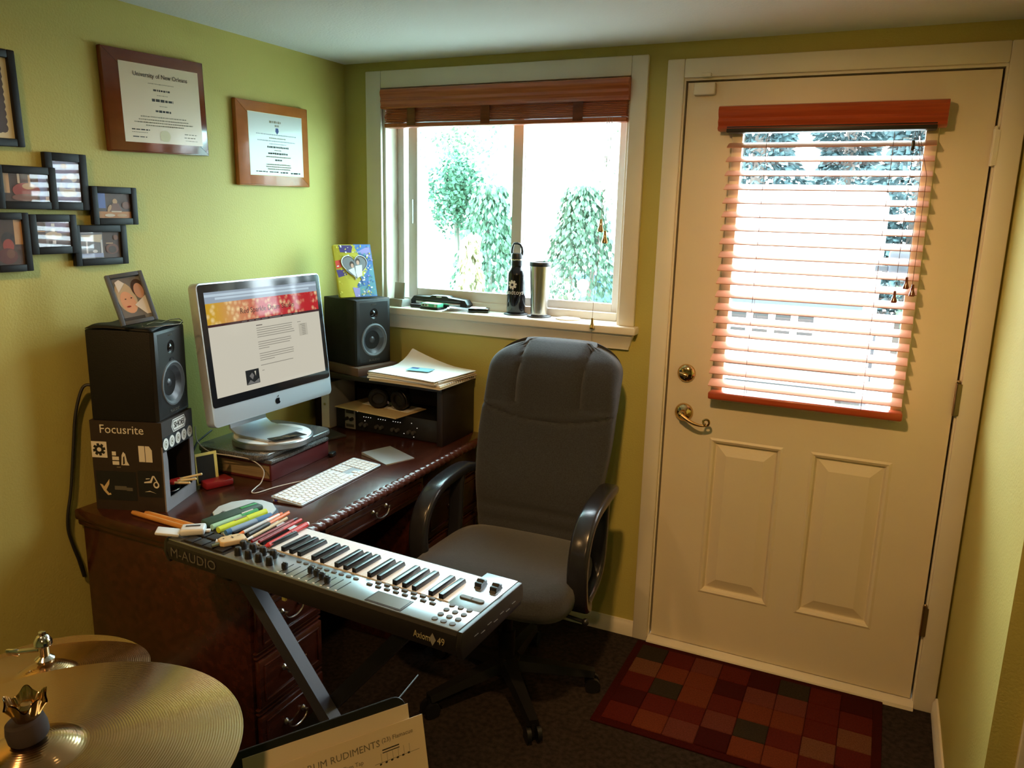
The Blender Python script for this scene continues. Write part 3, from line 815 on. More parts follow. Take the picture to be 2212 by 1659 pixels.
plant('rose_bush', 'sparse rose bush with a pink bloom outside the right window pane', 'shrub', (-0.05, 2.55, GZ), 260,
      ball_fn(0, 0, 0.95, 0.28, 0.25, 0.32, 0.9), 0.06, 'leaf_pale', 41, [([(0, 0, 0), (0.02, 0, 0.6), (0.1, 0, 1.15)], 0.008), ([(0, 0, 0), (-0.05, 0, 0.6), (-0.1, 0, 1.1)], 0.008)])
obj('bloom', B().ball((0.19, -0.02, 1.22), 0.045, 10, 6), 'flower_pink', bpy.data.objects['rose_bush'])

# ================================================================== DESK
TZ = 0.740
dk = thing('writing_desk', 'dark cherry wooden desk with carved rope edge along the left wall', 'desk', (0, 0, 0))
b = B(); b.bx(0.018, 0.694, -1.352, -0.025, 0.708, TZ, bev=0.006); obj('desk_top', b, 'cherry', dk)
# carved rope moulding along the front edge: twisted lobes
def rope(y0, y1, x, z, r, pitch):
    n = int((y1 - y0) / 0.0032); seg = 14
    def fn(u, v):
        y = y0 + (y1 - y0) * v; a = 2 * PI * u; ph = 2 * PI * y / pitch
        rr_ = r * (0.80 + 0.22 * abs(math.cos((a * 2 + ph) / 2)))
        return (x + rr_ * math.cos(a), y, z + rr_ * math.sin(a))
    b = B(); b.grid(fn, seg * 2, n, closeu=True); return b
obj('rope_moulding', rope(-1.348, -0.028, 0.696, 0.7255, 0.0165, 0.034), 'cherry_rope', dk, ang=80)
b = B(); b.bx(0.020, 0.690, -1.345, -1.318, 0.690, 0.712, bev=0.006); obj('edge_moulding', b, 'cherry', dk)
def drawer_front(parent, y0, y1, z0, z1, x=0.664, name='drawer'):
    b = B(); b.bx(x - 0.004, x + 0.014, y0, y1, z0, z1, bev=0.004)
    i = 0.016
    b.bx(x + 0.012, x + 0.018, y0 + i, y1 - i, z0 + i, z0 + i + 0.006, bev=0.002); b.bx(x + 0.012, x + 0.018, y0 + i, y1 - i, z1 - i - 0.006, z1 - i, bev=0.002)
    b.bx(x + 0.012, x + 0.018, y0 + i, y0 + i + 0.006, z0 + i, z1 - i, bev=0.002); b.bx(x + 0.012, x + 0.018, y1 - i - 0.006, y1 - i, z0 + i, z1 - i, bev=0.002)
    d = obj(name, b, 'cherry', parent)
    yc, zc = (y0 + y1) / 2, (z0 + z1) / 2 + 0.008
    h = B()
    for s in (-1, 1):
        h.lathe([(0.0, 0.0), (0.010, 0.0), (0.009, 0.004), (0.004, 0.008), (0.004, 0.016), (0.0055, 0.018), (0, 0.020)], 12, (x + 0.013, yc + s * 0.036, zc), Matrix.Rotation(PI / 2, 3, 'Y'))
    h.tube([(x + 0.028, yc + 0.038 * math.cos(t), zc - 0.002 - 0.024 * math.sin(t)) for t in [PI * k / 14 for k in range(15)]], 0.0026, 8)
    obj('bail_handle', h, 'steel', d)
    return d
for (ya, yb_) in ((-1.335, -1.055), (-0.470, -0.060)):
    b = B(); b.bx(0.030, 0.660, ya, yb_, 0.060, 0.708, bev=0.003); b.bx(0.022, 0.672, ya - 0.008, yb_ + 0.008, 0.0, 0.085, bev=0.006)
    for z in (0.262, 0.432, 0.600): b.bx(0.655, 0.672, ya + 0.006, yb_ - 0.006, z - 0.010, z - 0.003, bev=0.002); b.bx(0.655, 0.672, ya + 0.006, yb_ - 0.006, z + 0.003, z + 0.010, bev=0.002)
    pd = obj('pedestal', b, 'cherry', dk)
    for z0, z1 in ((0.100, 0.248), (0.276, 0.418), (0.446, 0.586)): drawer_front(pd, ya + 0.010, yb_ - 0.010, z0, z1)
b = B(); b.bx(0.030, 0.660, -1.055, -0.470, 0.612, 0.708); b.bx(0.060, 0.075, -1.055, -0.470, 0.20, 0.612); ka = obj('kneehole_apron', b, 'cherry', dk)
drawer_front(ka, -1.035, -0.490, 0.618, 0.694, name='centre_drawer')

# ================================================================== SPEAKERS
def plate_hole(b, y0, y1, z0, z1, cy, cz, r, x, n=40):
    an = sorted(set([2 * PI * k / n for k in range(n)] + [math.atan2(zz_ - cz, yy_ - cy) % (2 * PI) for yy_ in (y0, y1) for zz_ in (z0, z1)]))
    out, inn = [], []
    for a in an:
        c, s_ = math.cos(a), math.sin(a); t = 1e9
        if c > 1e-9: t = min(t, (y1 - cy) / c)
        if c < -1e-9: t = min(t, (y0 - cy) / c)
        if s_ > 1e-9: t = min(t, (z1 - cz) / s_)
        if s_ < -1e-9: t = min(t, (z0 - cz) / s_)
        out.append((x, cy + t * c, cz + t * s_)); inn.append((x, cy + r * c, cz + r * s_))
    m = len(an)
    b.verts_faces(out + inn, [(k, (k + 1) % m, m + (k + 1) % m, m + k) for k in range(m)])
RX = Matrix.Rotation(PI / 2, 3, 'Y')          # lathe axis -> +X
def speaker(loc, rz, lab):
    t = thing('studio_monitor', lab, 'speaker', loc, rz, group='pair of studio monitors')
    W, D_, Hh = 0.178, 0.200, 0.262
    b = B()
    outl = rrect(W, Hh, 0.006, 3, 0, Hh / 2)
    b.bx(-D_ / 2, D_ / 2 - 0.012, -W / 2, W / 2, 0, Hh, bev=0.004); obj('cabinet', b, 'black_vinyl', t)
    x = D_ / 2
    b = B()
    wz, tz, wr, trr = 0.098, 0.204, 0.0665, 0.0165
    y0, y1 = -W / 2 + 0.016, W / 2 - 0.016
    plate_hole(b, y0, y1, 0.012, 0.172, 0, wz, wr, x); plate_hole(b, y0, y1, 0.172, 0.250, 0, tz, 0.021, x)
    # chamfered rim
    o_ = [(x - 0.012, -W / 2, 0), (x - 0.012, W / 2, 0), (x - 0.012, W / 2, Hh), (x - 0.012, -W / 2, Hh)]
    m_i = [(x - 0.002, -W / 2 + 0.004, 0.004), (x - 0.002, W / 2 - 0.004, 0.004), (x - 0.002, W / 2 - 0.004, Hh - 0.004), (x - 0.002, -W / 2 + 0.004, Hh - 0.004)]
    i_ = [(x, y0, 0.012), (x, y1, 0.012), (x, y1, 0.250), (x, y0, 0.250)]
    b.verts_faces(o_ + m_i, [(k, (k + 1) % 4, 4 + (k + 1) % 4, 4 + k) for k in range(4)]); b.verts_faces(m_i + i_, [(k, (k + 1) % 4, 4 + (k + 1) % 4, 4 + k) for k in range(4)])
    obj('baffle', b, 'black_plastic', t, ang=20)
    b = B(); b.lathe([(wr, 0.0), (wr - 0.002, 0.003), (wr - 0.006, 0.004), (wr - 0.010, 0.0), (wr - 0.014, -0.002)], 40, (x, 0, wz), RX, cap=False); obj('woofer_surround', b, 'rubber_grey', t)
    b = B(); b.lathe([(wr - 0.014, -0.002), (0.022, -0.022), (0.018, -0.022)], 40, (x, 0, wz), RX, cap=False); wc = obj('woofer_cone', b, 'speaker_cone', t)
    b = B(); b.lathe([(0.020, -0.021), (0.016, -0.014), (0.009, -0.009), (0.0, -0.007)], 24, (x, 0, wz), RX, cap=False); obj('dust_cap', b, 'speaker_cone', wc)
    b = B(); b.lathe([(0.021, 0.0), (0.018, -0.004), (0.0145, -0.006)], 28, (x, 0, tz), RX, cap=False); tw = obj('tweeter_surround', b, 'black_plastic', t)
    b = B(); b.lathe([(0.0145, -0.006), (0.010, -0.001), (0.005, 0.0015), (0.0, 0.002)], 24, (x, 0, tz), RX, cap=False); obj('tweeter_dome', b, 'black_gloss', tw)
    b = B(); b.lathe([(0.0, -0.004), (0.010, 0.0), (0.011, 0.001)], 20, (x + 0.0005, 0, tz - 0.036), RX @ Matrix.Diagonal((0.55, 1, 1)), cap=False); obj('bass_port', b, 'speaker_cone', t)
    fm = frame_mx((x + 0.0006, 0, 0.018), (0, 1, 0), (0, 0, 1))
    lettering('M-AUDIO', 0.013, 'ink_dim', t, fm)
    lettering('STUDIO', 0.007, 'ink_dim', t, frame_mx((x + 0.0006, 0, 0.240), (0, 1, 0), (0, 0, 1)))
    return t
RZ1 = math.radians(21)
def A1(x, y):   # local -> world for the near speaker stack, corner A = local (d/2,-w/2)
    return
u1 = Vector((math.cos(RZ1), math.sin(RZ1))); v1 = Vector((-math.sin(RZ1), math.cos(RZ1)))
cA = Vector((0.269, -1.238))
cs = cA - u1 * 0.103 + v1 * 0.089
BZ = 0.268
speaker((cs.x, cs.y, TZ + BZ), RZ1, 'black studio monitor standing on the sticker covered box, near end of desk')
# sticker covered box under it
bxl = cA - u1 * 0.106 + v1 * 0.089
sb = thing('stickered_box', 'dark brown open fronted box with stickers under the nearer speaker', 'box', (bxl.x, bxl.y, TZ), RZ1)
d2, w2 = 0.106, 0.091
b = B(); b.bx(-d2, d2 - 0.004, -w2, -w2 + 0.018, 0, BZ); b.bx(-d2, d2 - 0.004, w2 - 0.018, w2, 0, BZ); b.bx(-d2, -d2 + 0.012, -w2 + 0.018, w2 - 0.018, 0, BZ)
b.bx(-d2 + 0.012, d2 - 0.004, -w2 + 0.018, w2 - 0.018, 0, 0.022); b.bx(-d2 + 0.012, d2 - 0.004, -w2 + 0.018, w2 - 0.018, 0.196, BZ)
obj('box_shell', b, 'box_brown', sb, smooth=False)
b = B(); b.bx(d2 - 0.004, d2, -w2, -w2 + 0.026, 0.0, 0.150); b.bx(d2 - 0.004, d2, w2 - 0.022, w2, 0.0, 0.196); b.bx(d2 - 0.004, d2, -w2 + 0.026, w2 - 0.022, 0.0, 0.036)
b.prism([(-w2, 0.150), (-w2 + 0.026, 0.150), (-w2 + 0.018, 0.196), (-w2, 0.196)], d2 - 0.004, d2, axis='x')
obj('front_edge', b, 'box_edge', sb, smooth=False)
b = B(); b.bx(d2 - 0.004, d2 + 0.001, -w2, w2, 0.196, BZ); obj('front_band', b, 'box_brown', sb, smooth=False)
FX = frame_mx((d2 + 0.0012, 0, 0), (0, 1, 0), (0, 0, 1))
layered('sticker', sb, FX, [([(-0.036, 0.243), (-0.026, 0.262), (0.042, 0.262), (0.052, 0.243), (0.042, 0.224), (-0.026, 0.224)], 'ink_white'),
                             ([(-0.033, 0.243), (-0.024, 0.259), (0.040, 0.259), (0.049, 0.243), (0.040, 0.227), (-0.024, 0.227)], 'sticker_black'),
                             ([(-0.031, 0.243), (-0.022, 0.257), (0.038, 0.257), (0.047, 0.243), (0.038, 0.229), (-0.022, 0.229)], 'ink_white')], step=0.0003)
lettering('SHOEI', 0.024, 'ink', sb, frame_mx((d2 + 0.0026, 0.008, 0.243), (0, 1, 0), (0, 0, 1)), width=0.92)
b = B(); b.bx(d2 + 0.001, d2 + 0.0016, -w2 + 0.002, w2 - 0.002, 0.180, 0.222); obj('sticker_strip', b, 'sticker_black', sb, smooth=False)
for k in range(5):
    yy = -w2 + 0.017 + k * 0.0365 * 0.98
    lay = [(ell(yy, 0.201, 0.0155, 0.0175, 20), 'ink_white'), (ell(yy, 0.201, 0.0085, 0.010, 14), 'ink_soft'), (ell(yy, 0.201, 0.0065, 0.008, 14), 'ink_white'), (rect(yy - 0.003, yy + 0.003, 0.197, 0.205), 'ink_soft')]
    layered('round_sticker', sb, frame_mx((d2 + 0.0018, 0, 0), (0, 1, 0), (0, 0, 1)), lay, step=0.0003)
# side toward the camera (local -Y): x axis along +X
SX = frame_mx((0, -w2 - 0.0006, 0), (1, 0, 0), (0, 0, 1))
lettering('Focusrite', 0.036, 'ink_white', sb, frame_mx((-0.012, -w2 - 0.001, 0.243), (1, 0, 0), (0, 0, 1)), width=0.98)
def gear(cx, cy, r, n=8):
    out = []
    for k in range(n):
        a = 2 * PI * k / n
        out += [(cx + r * math.cos(a), cy + r * math.sin(a)), (cx + r * math.cos(a + 0.42), cy + r * math.sin(a + 0.42)), (cx + r * 0.70 * math.cos(a + 0.46), cy + r * 0.70 * math.sin(a + 0.46)), (cx + r * 0.70 * math.cos(a + 0.62), cy + r * 0.70 * math.sin(a + 0.62))]
    return out
layered('gear_sticker', sb, SX, [(rect(-0.106, -0.060, 0.158, 0.206), 'ink_white'), (gear(-0.083, 0.182, 0.019), 'sticker_black'), (ell(-0.083, 0.182, 0.0065, 0.0065), 'ink_white')])
layered('white_sticker', sb, SX, [([(0.034, 0.150), (0.052, 0.150), (0.052, 0.198), (0.034, 0.198)], 'ink_white'), ([(0.054, 0.150), (0.074, 0.150), (0.074, 0.186), (0.066, 0.198), (0.054, 0.198)], 'ink_white'), (rect(0.0525, 0.0535, 0.150, 0.196), 'sticker_black')])
layered('drawn_sticker', sb, SX, [(rect(-0.046, -0.034, 0.166, 0.178), 'ink_white'), (rect(-0.046, -0.026, 0.152, 0.163), 'ink_white'), (rect(-0.046, -0.026, 0.138, 0.149), 'ink_white'),
                                  ([(-0.020, 0.138), (0.004, 0.138), (-0.002, 0.150), (-0.006, 0.172), (-0.012, 0.178), (-0.017, 0.168)], 'ink_white'), ([(-0.015, 0.140), (-0.009, 0.143), (-0.009, 0.166), (-0.013, 0.162)], 'box_brown'), (rect(-0.034, -0.022, 0.130, 0.133), 'ink_soft')])
layered('black_sticker', sb, SX, [(rect(0.026, 0.096, 0.044, 0.124), 'sticker_black'), ([(0.044, 0.086), (0.066, 0.088), (0.074, 0.108), (0.070, 0.110), (0.062, 0.094), (0.044, 0.090)], 'ink_white'),
                                  (ell(0.080, 0.082, 0.009, 0.010), 'ink_white'), (ell(0.080, 0.083, 0.005, 0.006), 'sticker_black'), ([(0.050, 0.098), (0.062, 0.100), (0.062, 0.102), (0.050, 0.101)], 'ink_white'), ([(0.072, 0.110), (0.076, 0.110), (0.088, 0.086), (0.085, 0.084)], 'ink_white'),
                                  ([(0.044, 0.060), (0.060, 0.064), (0.080, 0.056), (0.062, 0.061)], 'ink_white')])
layered('bird_sticker', sb, SX, [(rect(-0.100, 0.020, 0.030, 0.118), 'sticker_black'), ([(-0.090, 0.078), (-0.082, 0.076), (-0.078, 0.070), (-0.060, 0.094), (-0.062, 0.078), (-0.072, 0.060), (-0.064, 0.050), (-0.060, 0.052), (-0.058, 0.046), (-0.068, 0.044), (-0.080, 0.058)], 'manila'),
                                 (rect(-0.046, -0.010, 0.062, 0.074), 'ink_dim'), (rect(-0.010, 0.008, 0.060, 0.070), 'ink_dim')])
# things kept inside the box opening
tr_ = thing('match_tin', 'small black and chrome tin inside the open fronted box', 'tin', (bxl.x + u1.x * 0.055, bxl.y + u1.y * 0.055, TZ + 0.0225), RZ1)
b = B(); b.lathe([(0.0, 0.0), (0.040, 0.0), (0.043, 0.016), (0.041, 0.016), (0.038, 0.003), (0, 0.003)], 28); obj('tin_bowl', b, 'black_gloss', tr_)
b = B(); b.tube([(0.0425 * math.cos(a), 0.0425 * math.sin(a), 0.017) for a in [2 * PI * k / 28 for k in range(28)]], 0.0018, 6, closed=True); obj('tin_rim', b, 'chrome', tr_)
for k, (dy, dz, ln) in enumerate([(0.012, 0.014, 0.095), (0.004, 0.004, 0.082), (-0.006, -0.002, 0.070)]):
    p0 = Vector((bxl.x, bxl.y, TZ + 0.066)) + Vector((u1.x, u1.y, 0)) * 0.080 + Vector((v1.x, v1.y, 0)) * (dy - 0.02); p1 = p0 + Vector((u1.x * 0.82, u1.y * 0.82, 0.0)) * ln + Vector((v1.x, v1.y, 0)) * (0.02 + dy) + Vector((0, 0, dz))
    t = thing('paint_brush', ['uppermost pale wooden brush poking out of the open box', 'middle pale wooden brush poking out of the open box', 'lowest short wooden brush poking out of the open box'][k], 'brush', p0, group='brushes in the open box')
    q = p1 - p0
    b = B(); b.cyl((0, 0, 0), q * 0.30, 0.0055, seg=10); obj('brush_ferrule', b, 'red_plastic', t)
    b = B(); b.cyl(q * 0.28, q, 0.0036, seg=10); b.ball(q, 0.0042, 10, 6); obj('brush_handle', b, 'pale_wood', t)
# standing card with yellow edge
cd = thing('standing_card', 'small dark card with yellow border standing in a red holder', 'card', (0.195, -1.015, TZ), math.radians(-20))
b = B(); b.box((0, 0, 0.058), (0.006, 0.070, 0.100), rot=(0, -0.10, 0)); obj('card_border', b, 'yellow_card', cd)
b = B(); b.box((0.0035, -0.003, 0.057), (0.001, 0.056, 0.086), rot=(0, -0.10, 0)); obj('card_face', b, 'black_plastic', cd)
b = B(); b.box((0.02, 0.02, 0.012), (0.06, 0.090, 0.022), bev=0.005); obj('card_holder', b, 'red_dark', cd)

# far speaker on the riser
RZ2 = math.radians(-14)
u2 = Vector((math.cos(RZ2), math.sin(RZ2))); v2 = Vector((-math.sin(RZ2), math.cos(RZ2)))
c2_ = Vector((0.247, -0.284)) - u2 * 0.100 + v2 * 0.089
SZ2 = 1.008
speaker((c2_.x, c2_.y, SZ2), RZ2, 'black studio monitor in the corner beside the window, painted frame on top')
# riser shelf
RTZ = 0.975
rs = thing('desk_riser', 'black wooden riser shelf at the window end of the desk', 'shelf', (0, 0, TZ))
b = B(); b.bx(0.030, 0.640, -0.300, -0.030, RTZ - TZ - 0.020, RTZ - TZ, bev=0.002); obj('riser_top', b, 'espresso', rs)
for x0 in (0.034, 0.610):
    b = B(); b.bx(x0, x0 + 0.026, -0.285, -0.035, 0.0, RTZ - TZ - 0.020, bev=0.002); obj('side_panel', b, 'espresso', rs)
b = B(); b.bx(0.060, 0.610, -0.040, -0.034, 0.0, RTZ - TZ - 0.020); obj('back_panel', b, 'box_brown', rs, smooth=False)
pd_ = thing('speaker_pad', 'flat brown isolation pad under the far speaker', 'pad', (c2_.x + 0.008, c2_.y, RTZ), RZ2)
b = B(); b.bx(-0.112, 0.118, -0.108, 0.100, 0, SZ2 - RTZ, bev=0.002); obj('pad_block', b, 'pad_brown', pd_)

# ================================================================== FRAMES STANDING ON THE SPEAKERS
def standing_frame(name, label, centre, yaw, tilt, roll, w, h, rim, depth, fm, pic):
    n = Vector((math.cos(yaw) * math.cos(tilt), math.sin(yaw) * math.cos(tilt), math.sin(tilt))); r = Vector((-math.sin(yaw), math.cos(yaw), 0)); up = n.cross(r)
    r2 = r * math.cos(roll) + up * math.sin(roll); up = n.cross(r2)
    mw = frame_mx(centre, r2, up)
    t = thing(name, label, 'photo frame', (0, 0, 0)); t.matrix_world = mw
    b = B()
    for x0, x1, y0, y1 in ((-w / 2, -w / 2 + rim, -h / 2, h / 2), (w / 2 - rim, w / 2, -h / 2, h / 2), (-w / 2 + rim, w / 2 - rim, -h / 2, -h / 2 + rim), (-w / 2 + rim, w / 2 - rim, h / 2 - rim, h / 2)):
        b.bx(x0, x1, y0, y1, -depth, 0, bev=0.0015)
    obj('frame_border', b, fm, t)
    b = B(); b.bx(-w / 2 + 0.002, w / 2 - 0.002, -h / 2 + 0.002, h / 2 - 0.002, -depth, -depth + 0.004); obj('frame_back', b, 'dark_grey', t, smooth=False)
    layered('photo_print', t, Matrix.Translation((0, 0, -depth + 0.0045)), pic)
    return t, n, up
for nm, c in (('skin', rgb(222, 170, 140)), ('skin2', rgb(205, 160, 140)), ('hair_blond', rgb(196, 178, 150)), ('hair_dark', rgb(70, 52, 44)), ('p_grey', rgb(120, 120, 122)), ('p_dgrey', rgb(62, 62, 64)), ('p_white', rgb(225, 222, 220)),
              ('p_blue', rgb(110, 128, 180)), ('p_lblue', rgb(160, 170, 205)), ('p_violet', rgb(134, 128, 165)), ('p_brown', rgb(110, 66, 44)), ('p_red', rgb(150, 50, 34)), ('p_dred', rgb(88, 32, 26)), ('p_tan', rgb(196, 156, 110)),
              ('p_black', rgb(26, 20, 20)), ('p_amber', rgb(188, 124, 62)), ('p_dbrown', rgb(62, 44, 34)), ('p_sky', rgb(86, 118, 190)), ('p_cream', rgb(214, 196, 170)),
              ('art_yellow', rgb(196, 184, 52)), ('art_purple', rgb(66, 46, 110)), ('art_red', rgb(214, 66, 44)), ('art_blue', rgb(74, 116, 178)), ('art_teal', rgb(92, 146, 160)), ('art_lilac', rgb(150, 140, 196))):
    m_(nm, c, 0.45)
w_, h_ = 0.100, 0.145
pic = [(rect(-0.04, 0.04, -0.064, 0.064), 'p_grey'), (ell(-0.012, 0.004, 0.026, 0.046, 20, 0.15), 'hair_blond'), (ell(-0.010, -0.010, 0.019, 0.032, 20, 0.15), 'skin'), (ell(0.026, 0.026, 0.018, 0.026, 18), 'hair_dark'), (ell(0.026, 0.018, 0.013, 0.022, 18), 'skin2'),
       ([(0.004, -0.020), (0.040, 0.004), (0.040, -0.050), (0.028, -0.050)], 'p_white'), (rect(-0.04, 0.02, -0.064, -0.052), 'p_dgrey'), (ell(-0.013, -0.022, 0.006, 0.0022, 10), 'p_red'), (ell(-0.016, 0.000, 0.0025, 0.0015, 8), 'p_black'), (ell(0.000, 0.001, 0.0025, 0.0015, 8), 'p_black'),
       ([(-0.030, 0.050), (-0.018, 0.056), (-0.006, 0.044), (-0.028, 0.020)], 'p_white')]
ft, fn_, fu_ = standing_frame('tabletop_photo', 'grey framed child photo standing tilted on the nearer speaker', (0.200, -1.245, 1.3605), math.radians(-21.3), math.radians(21.4), math.radians(7.6), w_, h_, 0.011, 0.012, 'frame_grey', pic)
b = B(); b.box((0, -0.020, -0.045), (0.030, 0.090, 0.003), rot=(0.42, 0, 0)); obj('easel_leg', b, 'dark_grey', ft)
# heart frame
def heart(s, cx, cy, n=40):
    out = []
    for k in range(n):
        t = 2 * PI * k / n
        out.append((cx + s * 16 * math.sin(t) ** 3 / 17, cy + s * (13 * math.cos(t) - 5 * math.cos(2 * t) - 2 * math.cos(3 * t) - math.cos(4 * t)) / 17))
    return out
yaw, tilt = math.radians(-30.1), math.radians(17.85)
n = Vector((math.cos(yaw) * math.cos(tilt), math.sin(yaw) * math.cos(tilt), math.sin(tilt))); r = Vector((-math.sin(yaw), math.cos(yaw), 0)); up = n.cross(r)
hf = thing('heart_frame', 'colourful hand painted frame with heart opening on the far speaker', 'photo frame'); hf.matrix_world = frame_mx((0.195, -0.215, 1.3775), r, up)
w_, h_ = 0.158, 0.210
b = B(); b.prism(rrect(w_, h_, 0.008, 3), -0.014, 0.0, axis='z', bev=0.002); obj('frame_board', b, 'art_yellow', hf)
art = [([(-0.002, -0.105), (0.079, -0.105), (0.079, 0.105), (0.006, 0.105), (0.030, 0.050), (0.052, 0.000), (0.0, -0.058)], 'art_blue'),
       ([(0.058, -0.10), (0.078, -0.10), (0.078, 0.02), (0.060, 0.0), (0.050, -0.04)], 'art_teal'), ([(0.02, 0.075), (0.074, 0.100), (0.076, 0.050), (0.052, 0.060)], 'art_lilac'), ([(0.0, -0.1), (0.05, -0.1), (0.046, -0.06), (0.008, -0.065)], 'art_teal'),
       ([(-0.056, 0.102), (0.004, 0.102), (-0.006, 0.072), (-0.052, 0.074)], 'art_purple'), ([(-0.078, 0.040), (-0.056, 0.044), (-0.054, 0.014), (-0.076, 0.008)], 'art_red'), ([(-0.078, 0.004), (-0.050, 0.006), (-0.034, -0.016), (-0.072, -0.026)], 'art_purple'),
       ([(-0.014, -0.105), (0.006, -0.105), (0.010, -0.070), (-0.020, -0.066)], 'art_lilac')]
rn = random.Random(4)
for k in range(170):
    x = rn.uniform(-0.074, 0.074) if k < 60 else rn.uniform(0.0, 0.076); y = rn.uniform(-0.1, 0.1)
    art.append((ell(x, y, rn.uniform(0.0012, 0.004), rn.uniform(0.0012, 0.006), 7, rn.random() * 3), rn.choice(['art_teal', 'art_lilac', 'p_white', 'art_blue', 'art_yellow', 'art_teal']) if x > 0.01 else rn.choice(['p_white', 'art_yellow', 'art_yellow'])))
art.append((heart(0.058, 0.0, 0.020), 'p_white')); art.append((heart(0.055, 0.001, 0.0195), 'p_dbrown')); art.append((heart(0.052, -0.001, 0.018), 'p_grey'))
art += [([(-0.040, 0.00), (-0.030, 0.02), (0.0, 0.030), (0.0, -0.025), (-0.02, -0.016)], 'p_grey'), (ell(-0.012, 0.024, 0.010, 0.013), 'hair_dark'), (ell(-0.011, 0.019, 0.006, 0.009), 'skin2'), (ell(0.014, 0.036, 0.010, 0.013), 'hair_dark'), (ell(0.014, 0.031, 0.0065, 0.009), 'skin2'),
        ([(0.002, 0.018), (0.030, 0.022), (0.026, -0.020), (0.004, -0.030), (0.0, -0.01)], 'p_white'), ([(-0.030, 0.002), (-0.004, 0.012), (0.0, -0.026), (-0.012, -0.016)], 'p_white')]
layered('painted_face', hf, Matrix.Translation((0, 0, 0.0003)), art, step=0.00002)
# dark cloth + eyeglass like wire on the near speaker
cl = thing('dark_cloth', 'folded dark cloth lying on top of the nearer speaker', 'cloth', (cs.x, cs.y, TZ + BZ + 0.262), RZ1)
b = B()
b.grid(lambda u, v: ((v - 0.5) * 0.19, -0.092 + u * 0.184, 0.006 + 0.003 * math.sin(u * 7 + v * 5) - (0.006 if u in (0, 1) or v in (0, 1) else 0) + 0.002), 16, 16)
me = mesh_of(b, 'cloth_sheet', 'black_vinyl', True, 60); co = obj('cloth_sheet', me, None, cl); md = co.modifiers.new('thickness', 'SOLIDIFY'); md.thickness = 0.002
wr = thing('wire_easel', 'thin chrome wire clip lying before the child photo', 'wire stand', (0.255, -1.205, TZ + BZ + 0.2735), math.radians(-15))
b = B(); b.tube([(0.000, -0.052, 0.010), (0.012, -0.055, 0.003), (0.016, -0.050, 0.002), (0.018, 0.0, 0.002), (0.016, 0.050, 0.003), (0.006, 0.062, 0.010), (-0.008, 0.060, 0.014), (-0.014, 0.035, 0.013), (-0.010, 0.010, 0.007), (-0.012, -0.012, 0.010), (-0.006, -0.035, 0.006)], 0.0013, 6); obj('wire_loop', b, 'chrome', wr)

# speaker mains cable down the wall
b = B(); b.tube(smooth_path([(0.050, -1.262, 1.085), (0.036, -1.272, 1.098), (0.020, -1.290, 1.090), (0.012, -1.312, 1.02), (0.012, -1.328, 0.93), (0.013, -1.350, 0.80), (0.012, -1.366, 0.73), (0.012, -1.370, 0.68), (0.014, -1.362, 0.63), (0.016, -1.350, 0.58), (0.011, -1.335, 0.52)]), 0.0045, 8)
tag(obj('speaker_cable', b, 'cable_black'), 'black mains cable drooping behind the nearer speaker', 'cable')

# ================================================================== COMPUTER
im = thing('desktop_computer', 'silver all in one computer showing a red headed web page', 'computer', (0.235, -0.768, 0.857))
def loc_im(v): return Vector(v) - Vector((0.235, -0.768, 0.857))
SM = Matrix.Translation(-Vector((0.235, -0.768, 0.857))) @ frame_mx((0.254, -0.768, 1.197), (0, 1, 0), (-math.sin(math.radians(6.0)), 0, math.cos(math.radians(6.0))))
SI = SM
def im_obj(name, b, mats, parent=im, **k): b.xf(SI); return obj(name, b, mats, parent, **k)
bw, bt, bb = 0.2845, 0.191, -0.252
out_ = rrect(2 * bw, bt - bb, 0.018, 5, 0, (bt + bb) / 2)
b = B(); b.prism(out_, -0.034, -0.001, axis='z', bev=0.003); body = im_obj('computer_body', b, 'aluminium')
b = B()
def back_fn(u, v):
    a = 2 * PI * u; k = v
    x = math.cos(a); y = math.sin(a); m = max(abs(x), abs(y)); x, y = x / m, y / m
    s = 1 - 0.75 * k
    return (x * (bw - 0.012) * s, (bt + bb) / 2 + y * ((bt - bb) / 2 - 0.012) * s, -0.034 - 0.030 * math.sin(k * PI / 2))
b.grid(back_fn, 32, 8, closeu=True); im_obj('back_shell', b, 'black_plastic', body)
b = B(); b.prism(rrect(0.558, 0.376, 0.010, 4, 0, -0.002), -0.002, 0.0006, axis='z'); im_obj('glass_bezel', b, 'black_gloss')
